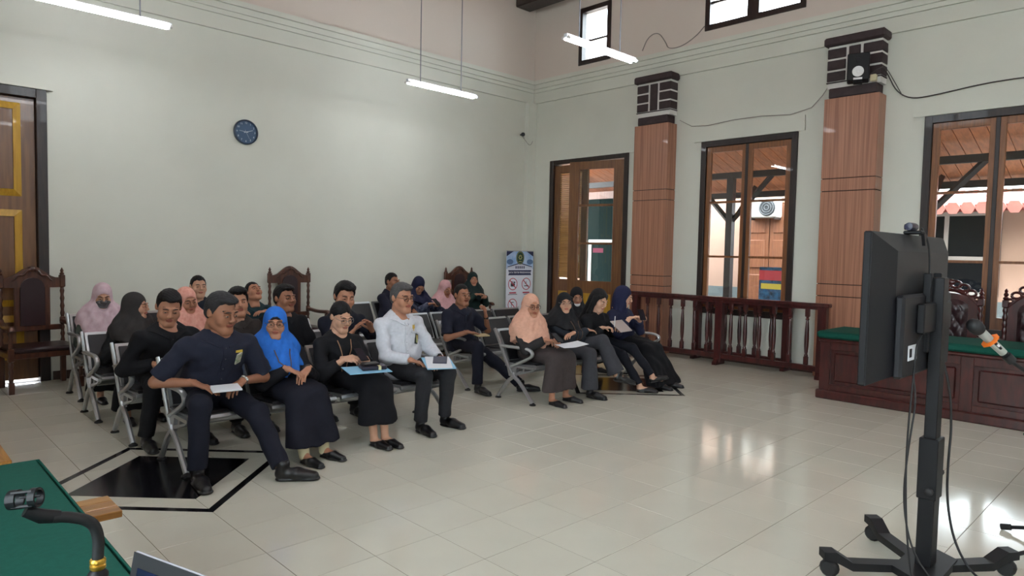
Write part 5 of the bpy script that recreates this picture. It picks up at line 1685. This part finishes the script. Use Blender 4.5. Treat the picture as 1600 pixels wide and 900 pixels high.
    v.wrinkle(.0042 if fine else .003, f1=(30, 26, 20), ph=person_n[0] * 2.3 + 1)
    child('skirt' if legs == 'skirt' else 'trousers', v.net(), bm_)
    # ---------------- shoes
    for s_ in (0, 1):
        (fx, fy), fd = feet[s_][:2]
        fz = feet[s_][2] if len(feet[s_]) > 2 else 0.0
        tilt = feet[s_][3] if len(feet[s_]) > 3 else 0.0
        ang = math.atan2(fd[0], -fd[1])
        R_ = Matrix.Rotation(ang, 3, 'Z') @ Matrix.Rotation(math.radians(tilt), 3, 'X')
        a = an[s_]
        Vs, Qs = xf(SHOES[shoes], R_, (a.x, a.y, max(0.0, a.z - .085) + .001), 1.0 * (sc if shoes == 'man' else 1.0))
        so = child('shoe', (Vs, Qs), shoe_m or SHOEBLK)
        if shoes == 'man' and fine:
            lc = MB()
            for q in range(3):
                y_ = -.085 - q * .022
                lc.tube([tuple(R_ @ Vector((-.016, y_, .077 - q * .008)) + Vector((a.x, a.y, max(0, a.z - .085)))), tuple(R_ @ Vector((.016, y_ + .006, .077 - q * .008)) + Vector((a.x, a.y, max(0, a.z - .085))))], .0035, 5)
            if so: lc.build('laces', LACE, so)
        if sock:
            v = Vol(np.array(a) - .08, np.array(a) + np.array((.08, .08, .16)), .006)
            v.cone(a + Vector((0, 0, -.03)), a.lerp(kn[s_], .35), .039, .047, 0, clip=[(a.lerp(kn[s_], .30), kn[s_] - a)])
            child('sock', v.net(), mat('sock_' + sock[0], sock[1], .9))
    # ---------------- head scarf
    if hijab:
        hm = cloth(hijab[0], hijab[1], .8, rgb2=hijab[2] if len(hijab) > 2 else None, nscale=(hijab[3] if len(hijab) > 3 else 40))
        lo = np.array((H.x - .34, H.y - .32, nb.z - hijab_len - .06)); hi = np.array((H.x + .34, H.y + .30, H.z + .16))
        h2 = .0072 if fine else .0095
        v = Vol(lo, hi, h2)
        Rn = np.array(Rh)
        def hp(p):
            return Vector(Rh @ (Vector(p) * hs)) + H
        v.ell(hp((0, .020, .030)), np.array((.088, .106, .102)) * hs, 0, R=Rn)
        v.ell(hp((0, -.010, -.045)), np.array((.078, .086, .095)) * hs, .03, R=Rn)
        v.cone(hp((0, .03, -.05)), nb + Vector((0, .0, -.02)), .092, .105, .04)
        # drape over shoulders and chest
        if hijab_len > .05:
            v.cone(nb + Vector((0, .01, -.02)), nb.lerp(sh[0] + Vector((.03, 0, -.015)), drape), .10, .108, .05)
            v.cone(nb + Vector((0, .01, -.02)), nb.lerp(sh[1] + Vector((-.03, 0, -.015)), drape), .10, .108, .05)
            v.cone(nb + fw * .03 + Vector((0, 0, -.02)), nb + fw * .085 + Vector((0, 0, -hijab_len)), .13 * (.6 + .4 * drape), .165 * max(1, B * .95) * (.5 + .5 * drape), .06, flat=(tuple(lat), 1.4))
            v.cone(nb - fw * .03, nb - fw * .05 + Vector((0, 0, -hijab_len * .8)), .11, .13, .06, flat=(tuple(lat), 1.3))
            # hem: lower in front, rising to the sides
            X_, Y_, Z_ = v.ax[0][:, None, None], v.ax[1][None, :, None], v.ax[2][None, None, :]
            xl = (X_ - f32(nb.x)) * f32(lat.x) + (Y_ - f32(nb.y)) * f32(lat.y)
            hemz = f32(nb.z - hijab_len) + np.abs(xl) * f32(.36) + f32(.006) * np.sin(xl * 55)
            v.F = np.maximum(v.F, hemz - Z_)
        X_, Y_, Z_ = v.ax[0][:, None, None], v.ax[1][None, :, None], v.ax[2][None, None, :]
        ang = np.arctan2(X_ - f32(nb.x), f32(nb.y) - Y_)
        wz = np.clip((f32(nb.z + .10) - Z_) / f32(.12), 0, 1)
        v.F += f32(.0055) * wz * (np.sin(ang * 9 + Z_ * 30 + person_n[0]) + .5 * np.sin(ang * 17 - Z_ * 45))
        # face opening
        v.ell(hp((0, -.108, -.022)), np.array((.062, .095, .084)) * hs, .006, R=Rn, cut=True)
        surf.append(v.net())
        sc_o = child('headscarf', surf[-1], hm)
        if cap:
            v = Vol(tuple(np.array(hp((0, 0, 0))) - .13), tuple(np.array(hp((0, 0, 0))) + .13), .005)
            v.ell(hp((0, .012, .028)), np.array((.079, .098, .094)) * hs, 0, R=Rn)
            v.ell(hp((0, -.11, -.035)), np.array((.054, .09, .085)) * hs, .003, R=Rn, cut=True)
            child('under_cap', v.net(), cloth('cap_' + cap[0], cap[1]))
    tree = None
    def skin_pt(u, z, off=.003):
        # point on the outside of the clothes, u sideways and z below the neck base
        o1 = nb + lat * u + fw * .8 + Vector((0, 0, z))
        best = None
        for tr in tree:
            hit = tr.ray_cast(o1, -fw)
            if hit[0] is not None and (best is None or (hit[0] - o1).length < (best[0] - o1).length):
                best = hit
        if best is None:
            return nb + lat * u + fw * .16 + Vector((0, 0, z)), fw
        n_ = best[1]
        if n_.dot(fw) < 0: n_ = -n_
        return best[0] + n_ * off, n_
    if fine or kind != 'w':
        from mathutils.bvhtree import BVHTree
        tree = [BVHTree.FromPolygons([tuple(p) for p in a_], [tuple(int(i) for i in q) for q in b_]) for a_, b_ in surf]
        if lanyard and fine:
            b = MB()
            for s_ in (-1, 1):
                b.tube([skin_pt(s_ * (.062 - .05 * t), -.03 - .26 * t)[0] for t in [i / 9 for i in range(10)]], .0042, 5)
            b.build('lanyard', mat('lanyard_' + lanyard[0], lanyard[1], .7), P)
        if kind != 'w':
            Vc, Fc_ = [], []
            n = 30
            for i in range(n + 1):
                t = -PI / 2 + .16 + (2 * PI - .32) * i / n
                dr = (lat * math.cos(t) - fw * math.sin(t)).normalized()
                front = max(0, -math.sin(t))
                ztop = .060 - .046 * front
                zlow = .002 - .026 * front - .045 * front ** 6
                cn = nb + Vector((0, .010, 0))
                def hit(z_):
                    o1 = cn + Vector((0, 0, z_)) + dr * .5
                    r_ = tree[0].ray_cast(o1, -dr)
                    return (r_[0] - cn - Vector((0, 0, z_))).length if r_[0] is not None else .08
                rl_ = min(max(hit(zlow), .080 * sc), .150) + .010
                rt_ = .066 * sc
                for rr, zz in ((rt_, ztop), (rt_ + .009, ztop + .003), (rl_, zlow), (rl_ - .006, zlow - .005)):
                    Vc.append(cn + dr * rr + Vector((0, 0, zz)))
            for i in range(n):
                for k in range(4):
                    Fc_.append((i * 4 + k, i * 4 + (k + 1) % 4, i * 4 + 4 + (k + 1) % 4, i * 4 + 4 + k))
            Fc_ += [(0, 3, 2, 1), (n * 4, n * 4 + 1, n * 4 + 2, n * 4 + 3)]
            MB().add(Vc, Fc_).build('collar', cm, P, True)
        if kind != 'w' and fine:
            b = MB()
            pts_ = [skin_pt(.0, -.045 - .30 * i / 12, .001)[0] for i in range(13)]
            vv = []
            for p_ in pts_:
                vv += [p_ - lat * .016 - fw * .004, p_ - lat * .015 + fw * .003, p_ + lat * .015 + fw * .003, p_ + lat * .016 - fw * .004]
            ff = [(i * 4 + k, i * 4 + k + 1, i * 4 + k + 5, i * 4 + k + 4) for i in range(12) for k in range(3)]
            b.add(vv, ff).build('placket', cm, P)
            for i in (1, 4, 7, 10):
                MB().sphere(pts_[i] + fw * .004, (.005, .003, .005), 8, 5).build('button', mat('button_' + top[0], tuple(min(255, int(c_ * .8 + 12)) for c_ in top[1]), .4), P)
    person_n[0] += 1
    info = dict(pt=skin_pt, o=P, H=H, nb=nb, chest=chest, waist=waist, fw=fw, lat=lat, wr=wr, el=el, kn=kn, an=an, hip=hip, sh=sh)
    return info
# ------------------------------------------------------------------ the audience
BLACK = ('black', (22, 22, 26)); NAVY = ('navy', (30, 33, 48)); CHAR = ('charcoal', (40, 39, 43))
P_ = {}
G1 = 'audience on the waiting benches'
P_['navy'] = person('heavyset man in navy short-sleeved shirt with badge, looking down to his left, front row', (1.827, 4.78, 1.121), 18, 16, 0, (1.84, 5.05), 'f', 'brown', ('short', 'salt'), 1.06, 1.16,
    ('navy_shirt', (34, 37, 52)), 'short', ('navy_trousers', (24, 26, 38)), 'trousers', feet=(((1.60, 4.60), (-.12, -1)), ((2.05, 4.32), (.8, -.6))), knees=((-.15, -.6, 1), (.1, -.5, 1)),
    hands=((1.63, 4.74, .655), (1.95, 4.72, .635)), hpose=('flat', 'rest'), hand_dir=((.7, -.6, -.3), (-.75, -.5, -.25)), elbows=((-.8, .5, -.5), (.9, .5, -.4)), group=G1)
P_['blue'] = person('woman in bright blue headscarf and black jacket with folded hands, front row', (2.342, 5.05, .991), -24, 4, 0, (2.42, 5.10), 'w', 'tan', None, 1.03, 1.2,
    ('black_jacket', (24, 24, 30)), 'long', ('navy_skirt', (26, 27, 38)), 'skirt', feet=(((2.34, 4.56), (.15, -1)), ((2.52, 4.60), (.3, -1))), hem=.13,
    hands=((2.32, 4.78, .672), (2.47, 4.77, .655)), hpose=('rest', 'rest'), hand_dir=((.7, -.6, -.35), (-.7, -.5, -.35)), hijab=('blue', (44, 112, 206)), hijab_len=.23, drape=.62, glasses='black', cap=('black', (24, 22, 28)),
    shoes='flat', sock=('beige', (206, 196, 160)), lanyard=('brown', (96, 74, 60)), group=G1)
P_['blk'] = person('woman with tied black hair and glasses, black suit, looking at a phone, front row', (2.887, 5.0, 1.017), 0, 20, 0, (3.02, 5.09), 'w', 'light', ('tied', 'black'), 1.0, 1.05,
    ('black_suit', (21, 21, 25)), 'three', ('black_skirt', (20, 20, 25)), 'skirt', feet=(((2.97, 4.62), (.1, -1)), ((3.06, 4.60), (.12, -1))), hem=.19,
    hands=((2.81, 4.80, .70), (3.00, 4.80, .685)), hpose=('hold', 'hold'), hand_dir=((.55, -.75, .05), (-.55, -.75, .05)), hand_up=((-.6, 0, .6), (.6, 0, .6)), glasses='thin', shoes='flat', lanyard=('tan', (140, 104, 76)), group=G1)
P_['white'] = person('grey-haired man with black glasses in white shirt, front row', (3.527, 5.05, 1.15), 2, 6, 0, (3.58, 5.10), 'm', 'tan', ('short', 'grey'), 1.02, 1.05,
    ('white_shirt', (204, 206, 214)), 'long', ('grey_trousers', (44, 44, 48)), 'trousers', feet=(((3.50, 4.72), (-.1, -1)), ((3.80, 4.76), (.2, -1))),
    hands=((3.44, 4.78, .63), (3.74, 4.76, .62)), hpose=('rest', 'rest'), hand_dir=((.75, -.55, -.25), (-.75, -.55, -.25)), glasses='black', group=G1)
P_['lean'] = person('man in black long-sleeved shirt leaning forward behind the navy shirted man', (1.756, 5.65, 1.097), -12, 24, 4, (1.82, 6.06), 'm', 'tan', ('short', 'black'), 1.04, 1.08,
    ('black_shirt', (23, 23, 27)), 'long', ('black_trousers', (20, 20, 24)), 'trousers', feet=(((1.60, 5.70), (-.05, -1)), ((2.0, 5.66), (.1, -1))),
    hands=((1.66, 5.66, .655), (1.92, 5.66, .655)), hand_dir=((.6, -.7, -.3), (-.6, -.7, -.3)), group=G1)
P_['brown'] = person('man in dark brown shirt smiling towards the camera, second row', (2.479, 6.10, 1.08), -12, 2, -4, (2.42, 6.12), 'm', 'tan', ('full', 'black'), 1.0, 1.0,
    ('brown_shirt', (54, 48, 46)), 'long', BLACK, fine=0, group=G1)
P_['blk7'] = person('man in black shirt looking to his left, before the middle carved armchair', (2.923, 6.10, 1.10), 10, 0, 0, (2.98, 6.12), 'm', 'brown', ('short', 'black'), 1.0, 1.03,
    ('black_shirt', (23, 23, 27)), 'long', BLACK, fine=0, group=G1)
P_['blk8'] = person('man with thick hair in dark shirt leaning forward behind the black suited woman', (3.315, 5.68, 1.128), -12, 14, 4, (3.52, 6.06), 'm', 'tan', ('full', 'black'), 1.06, 1.05,
    ('ink_shirt', (26, 28, 40)), 'long', BLACK, hands=((3.30, 5.52, .80), (3.50, 5.50, .82)), hand_dir=((.4, -.2, .7), (-.4, -.2, .7)), fine=0, group=G1)
P_['dark'] = person('woman in charcoal headscarf turned sideways in the third row', (1.871, 6.95, 1.01), 50, 6, 0, (1.83, 7.06), 'w', 'light', None, 1.02, 1.05,
    ('black_top', (22, 22, 25)), 'long', BLACK, 'skirt', hijab=('charcoal_scarf', (52, 49, 49)), hijab_len=.22, torso_yaw=22, shoes='flat', fine=0, group=G1)
P_['peach'] = person('laughing woman in salmon pink headscarf in the third row', (2.325, 6.95, 1.045), 5, 14, -8, (2.42, 7.06), 'w', 'tan', None, 1.04, 1.0,
    ('cream_top', (196, 172, 150)), 'long', BLACK, 'skirt', hijab=('salmon', (226, 168, 152), (212, 146, 132), 30), hijab_len=.24, shoes='flat', fine=0, group=G1)
P_['pink'] = person('woman in pale lilac headscarf with grey mask looking down, last row', (1.842, 8.0, 1.043), -6, 22, 0, (1.86, 8.10), 'w', 'light', None, 1.04, 1.0,
    ('moss_jacket', (62, 68, 64)), 'long', BLACK, 'skirt', hijab=('lilac', (206, 184, 192), (194, 166, 176), 20), hijab_len=.30, mask=('face', 'grey'), shoes='flat', fine=0, group=G1)
P_['green'] = person('man with cropped hair in dark uniform, last row behind the salmon scarf', (2.836, 8.10, 1.11), -4, 2, 0, (2.84, 8.12), 'm', 'light', ('crop', 'black'), 1.0, 1.0,
    ('dark_uniform', (36, 42, 52)), 'long', BLACK, fine=0, group=G1)
P_['unif'] = person('man in teal uniform with his head tilted back, last row', (3.48, 8.10, 1.034), 5, -24, 0, (3.46, 8.12), 'm', 'tan', ('crop', 'black'), 1.0, 1.02,
    ('teal_uniform', (34, 54, 60)), 'short', BLACK, hands=((3.16, 7.84, .84), (3.50, 7.80, .82)), hand_dir=((.9, -.3, 0), (-.9, -.2, 0)), elbows=((-.9, -.2, -.3), (.9, -.2, -.3)), fine=0, group=G1)
P_['m4'] = person('man in navy shirt seen in profile, last row behind the white shirted man', (5.613, 8.28, 1.116), 15, 4, 0, (5.48, 8.14), 'm', 'brown', ('crop', 'black'), 1.0, 1.05,
    ('navy_long', (32, 33, 48)), 'long', BLACK, torso_yaw=20, hands=((5.55, 7.86, .70), (5.72, 7.86, .70)), fine=0, group=G1)
P_['n4'] = person('woman in navy headscarf and patterned blouse bent over a phone, last row', (6.023, 8.20, 1.06), -15, 40, 0, (6.05, 8.14), 'w', 'tan', None, 1.03, 1.0,
    ('patterned_blouse', (92, 98, 118), (34, 36, 58), 26), 'long', BLACK, 'skirt', hands=((6.02, 7.92, .80), (6.16, 7.92, .80)), hand_dir=((.5, -.7, .2), (-.5, -.7, .2)), hpose=('hold', 'hold'), hijab=('navy_scarf', (32, 34, 60)), hijab_len=.12, shoes='flat', fine=0, group=G1)
P_['p4'] = person('woman in dusty pink headscarf and navy jacket, last row', (6.546, 8.22, .995), 0, 24, 0, (6.60, 8.14), 'w', 'tan', None, 1.05, 1.05,
    ('navy_jacket', (32, 34, 52)), 'long', BLACK, 'skirt', hijab=('dusty_pink', (206, 160, 162)), hijab_len=.25, glasses='thin', shoes='flat', fine=0, group=G1)
P_['g'] = person('woman in dark green headscarf sitting in the carved armchair near the corner', (7.606, 8.80, 1.103), -25, 6, 0, (7.60, 8.82), 'w', 'tan', None, 1.0, 1.0,
    ('bottle_green', (34, 54, 50)), 'long', BLACK, 'skirt', hijab=('deep_green', (28, 42, 42)), hijab_len=.20, hands=((7.48, 8.56, .86), (7.66, 8.54, .82)), hand_dir=((.6, -.5, .1), (-.5, -.5, .1)), shoes='flat', fine=0, group=G1)
P_['hand'] = person('balding man in navy short-sleeved shirt raising one hand, second row', (5.067, 6.05, 1.07), -8, 2, 0, (5.12, 6.12), 'm', 'brown', ('crop', 'black'), .98, 1.02,
    ('navy_shirt2', (34, 36, 50)), 'short', ('navy_trousers', (24, 26, 38)), 'trousers', feet=(((4.97, 5.64), (-.1, -1)), ((5.40, 5.40), (.8, -.6))),
    hands=((4.98, 5.84, .665), (5.31, 5.90, .82)), hand_dir=((.8, -.5, -.1), (-.25, -.15, .9)), hpose=('flat', 'hold'), hand_up=((0, 0, 1), (.5, -.8, 0)), elbows=((-.8, .5, -.5), (.6, .2, -.8)), group=G1)
P_['mask'] = person('woman in black headscarf with white mask under her chin, second row', (7.114, 6.05, .99), -38, 18, 0, (7.0, 6.12), 'w', 'tan', None, 1.02, 1.0,
    ('plaid_dark', (46, 40, 50), (92, 74, 82), 40), 'long', BLACK, 'skirt', hijab=('black_scarf', (30, 30, 33)), hijab_len=.20, glasses='thin', mask=('chin', 'white'), shoes='flat', fine=0, group=G1)
P_['rp'] = person('woman with glasses in peach headscarf, front row at the aisle', (5.194, 5.05, 1.009), -20, 8, 0, (5.27, 5.10), 'w', 'tan', None, 1.04, 1.05,
    ('charcoal_blouse', (46, 44, 46)), 'long', ('taupe_skirt', (68, 60, 60)), 'skirt', feet=(((5.17, 4.70), (-.05, -1)), ((5.43, 4.74), (.2, -1))), hem=.15,
    hands=((5.16, 4.80, .675), (5.32, 4.80, .66)), hpose=('hold', 'hold'), hand_dir=((.65, -.7, -.05), (-.5, -.7, -.05)), hijab=('peach_scarf', (214, 164, 142)), hijab_len=.27, glasses='black', shoes='flat', group=G1)
P_['rb'] = person('woman in black headscarf and glasses with folded arms and crossed legs, front row', (5.765, 5.08, 1.013), -34, 2, 0, (5.84, 5.10), 'w', 'light', None, 1.0, 1.05,
    ('denim_dark', (42, 46, 54)), 'long', ('grey_wide', (62, 62, 67)), 'wide', feet=(((5.76, 4.68), (.1, -1)), ((6.08, 4.56), (.8, -.6), .16, 12)), knees=((0, -.6, 1), (-.1, -.4, 1.2)),
    hands=((5.92, 4.86, .72), (5.70, 4.88, .70)), elbows=((-.8, -.1, -.7), (.8, -.1, -.7)), hand_dir=((.9, -.1, -.1), (-.9, -.1, -.1)), hijab=('black_scarf', (34, 36, 41)), hijab_len=.16, glasses='thin', crossed=1, group=G1, lanyard=('brown', (96, 74, 60)))
P_['rh'] = person('woman with long loose black hair writing on a tablet, front row', (6.16, 4.90, 1.047), -4, 26, 0, (6.38, 5.09), 'w', 'fair', ('long', 'black'), 1.02, 1.0,
    ('black_top2', (20, 20, 24)), 'long', ('ink_trousers', (24, 25, 33)), 'slim', feet=(((6.44, 4.50), (.6, -.8)), ((6.60, 4.44), (.85, -.5), .10, -12)), knees=((-.2, -.5, 1), (-.1, -.5, 1)),
    hands=((6.11, 4.80, .74), (6.42, 4.80, .73)), hpose=('hold', 'hold'), hand_dir=((.7, -.6, .1), (-.6, -.6, .1)), shoes='flat', crossed=1, group=G1)
P_['rn'] = person('woman in navy headscarf and long black skirt holding up a phone, front row end', (6.691, 4.95, 1.072), 28, 20, 0, (6.92, 5.09), 'w', 'fair', None, 1.02, 1.0,
    ('navy_blouse', (34, 37, 62)), 'three', ('black_abaya', (20, 20, 24)), 'skirt', feet=(((6.80, 4.50), (0, -1)), ((7.02, 4.50), (.1, -1))), hem=.04, flare=.10,
    hands=((6.58, 4.76, .83), (6.74, 4.74, .83)), hpose=('hold', 'hold'), hand_dir=((.6, -.6, .25), (-.3, -.8, .25)), hijab=('navy_scarf2', (36, 39, 68)), hijab_len=.05, shoes='flat', group=G1)
print('PEOPLE TRIS', TRIS[0])

# badges and accessories that are worn
def badge(pi, u, z, size, m, name='badge', tilt=0.0, off=.003, th=.005):
    p = P_[pi]
    c, n = p['pt'](u, z, off)
    xdir = (p['lat'] - n * p['lat'].dot(n)).normalized()
    zdir = n.cross(xdir)
    if zdir.z < 0: zdir = -zdir
    q = MB()
    a, b = size[0] / 2, size[1] / 2
    R_ = Matrix.Rotation(tilt, 3, n)
    vv = []
    for d in (-.004, th):
        for s1, s2 in ((-a, -b), (a, -b), (a, b), (-a, b)):
            vv.append(c + R_ @ (xdir * s1 + zdir * s2) + n * d)
    q.add(vv, [(0, 1, 2, 3), (7, 6, 5, 4), (0, 4, 5, 1), (1, 5, 6, 2), (2, 6, 7, 3), (3, 7, 4, 0)])
    return q.build(name, m, p['o'])
badge('navy', .10, -.15, (.052, .085), mat('badge_green', (120, 140, 110), .5, rgb2=(190, 180, 170), nscale=40), 'badge')
badge('navy', .10, -.10, (.052, .016), mat('badge_gold', (196, 168, 60), .5), 'badge_band')
badge('white', .115, -.20, (.042, .092), mat('badge_black', (28, 34, 32), .5), 'badge', -.25)
badge('white', .115, -.20, (.028, .066), mat('badge_photo', (104, 132, 96), .5, rgb2=(178, 150, 70), nscale=50), 'badge_print', -.25, .008)
for k in range(3):
    badge('white', .078 + .014 * k, -.10 + (.012 if k != 1 else .0), (.010, .05 if k == 1 else .035), mat('gold_thread', (222, 186, 84), .6), 'embroidery', (k - 1) * .4, .002, .002)
for s_ in (-1, 1):
    badge('white', s_ * .095, -.135, (.10, .022), mat('shirt_flap', (196, 198, 207), .8), 'pocket_flap', -.03 * s_, .0005, .003)
badge('blue', .0, -.30, (.06, .045), mat('badge_brown', (110, 88, 72), .5), 'badge')
def watch(pi, s_, m):
    p = P_[pi]
    d = (p['wr'][s_] - p['el'][s_]).normalized()
    c = p['wr'][s_] - d * .012
    MB().tube([c - d * .011, c + d * .011], .0315, 16).build('wristwatch', m, p['o'], True)
    u_ = Vector((0, 0, 1)); u_ = (u_ - d * u_.dot(d)).normalized()
    MB().tube([c + u_ * .028, c + u_ * .038], .017, 14).build('watch_case', m, p['o'], True)
watch('navy', 1, mat('steel_watch', (196, 196, 192), .25, metal=.7))
watch('white', 1, BLKPLASTIC)
watch('blue', 1, mat('bracelet', (60, 44, 36), .5))
watch('hand', 1, BLKPLASTIC)

# ------------------------------------------------------------------ things held or lying on laps
def slab(name, c, size, rz, tilt, m, label, cat, b=.002, roll=0.0):
    o = MB().bbox(-size[0] / 2, size[0] / 2, -size[1] / 2, size[1] / 2, -size[2] / 2, size[2] / 2, b).build(name, m)
    o.location = c
    o.rotation_euler = (math.radians(tilt), math.radians(roll), math.radians(rz))
    return tag(o, label, cat)
PHONE = mat('phone_black', (16, 16, 19), .15)
def phone(c, rz, tilt, label, roll=0.0):
    o = slab('smartphone', c, (.074, .155, .009), rz, tilt, PHONE, label, 'phone', .003, roll)
    MB().box(-.033, .033, -.072, .072, .0046, .0052).build('screen', mat('phone_screen', (26, 30, 40), .08), o)
    return o
slab('booklet', (1.80, 4.64, .615), (.19, .13, .012), -8, 8, WHITEPAPER, 'small pale booklet under the hands of the navy shirted man', 'booklet')
phone((2.905, 4.715, .735), 0, 32, 'dark phone held by the black suited woman')
FOLD = mat('pale_blue_card', (132, 184, 214), .7)
slab('folder', (2.885, 4.60, .632), (.34, .24, .006), -14, 4, FOLD, 'light blue folder on the lap of the black suited woman', 'folder')
ob_ = slab('organiser', (2.93, 4.585, .652), (.20, .125, .028), -16, 4, mat('navy_leather', (30, 32, 48), .4), 'navy zipped organiser with pale band on the blue folder', 'organiser', .006)
MB().bbox(.03, .052, -.0645, .0645, -.0146, .0150, .001).build('paper_band', mat('cream_band', (212, 206, 160), .7), ob_)
slab('wallet', (2.92, 4.60, .676), (.13, .085, .015), -10, 4, mat('black_leather', (20, 20, 24), .35), 'black wallet lying on the navy organiser', 'wallet', .005)
slab('folder', (3.60, 4.60, .612), (.25, .31, .005), -26, 10, FOLD, 'light blue folder on the knees of the white shirted man', 'folder')
slab('document', (3.60, 4.60, .618), (.215, .30, .004), -32, 10, WHITEPAPER, 'white papers on the knees of the white shirted man', 'papers')
slab('notebook', (3.64, 4.63, .630), (.12, .17, .014), -40, 10, mat('slate_cover', (48, 52, 72), .5), 'slate blue notebook under the hands of the white shirted man', 'notebook')
phone((5.24, 4.71, .70), -10, 30, 'phone held by the woman in the peach headscarf')
pp = MB()
n = 8
V, Fc = [], []
for i in range(n + 1):
    for j in range(2):
        t = i / n
        V.append((-.15 + .30 * t, -.105 + .21 * j, .05 * max(0, t - .45) ** 1.0 * (1 - j * .2)))
for i in range(n):
    Fc.append((i * 2, i * 2 + 2, i * 2 + 3, i * 2 + 1))
po = MB().add(V, Fc).build('sheet', WHITEPAPER)
po.location = (5.34, 4.60, .622); po.rotation_euler = (math.radians(4), 0, math.radians(-16))
sm_ = po.modifiers.new('thickness', 'SOLIDIFY'); sm_.thickness = .002
tag(po, 'bent white sheet on the lap of the woman in the peach headscarf', 'paper')
tbt = slab('tablet', (6.33, 4.70, .755), (.26, .19, .009), 6, 38, mat('rose_silver', (184, 172, 168), .35, metal=.2), 'pale tablet held by the long-haired woman', 'tablet', .004)
st = MB().tube([(0, 0, 0), (.03, .02, .15)], .005, 8).build('stylus', WHITEPL, None, True)
st.location = (6.20, 4.70, .755); st.rotation_euler = (math.radians(30), math.radians(-40), 0)
tag(st, 'white stylus in the hand of the long-haired woman', 'stylus')
phone((6.68, 4.665, .87), -30, 50, 'phone held up by the woman in the navy headscarf at the row end')
slab('notebook', (5.11, 5.74, .63), (.15, .11, .014), -10, 6, mat('tan_cover', (170, 150, 112), .6), 'thin tan notebook on the lap of the man raising his hand', 'notebook')
slab('notebook', (1.80, 5.58, .625), (.20, .14, .012), 0, 8, mat('grey_cover', (196, 194, 180), .6), 'thin notebook on the knees of the man leaning forward', 'notebook')
phone((6.09, 7.85, .83), 0, 35, 'phone held by the woman in the patterned blouse')
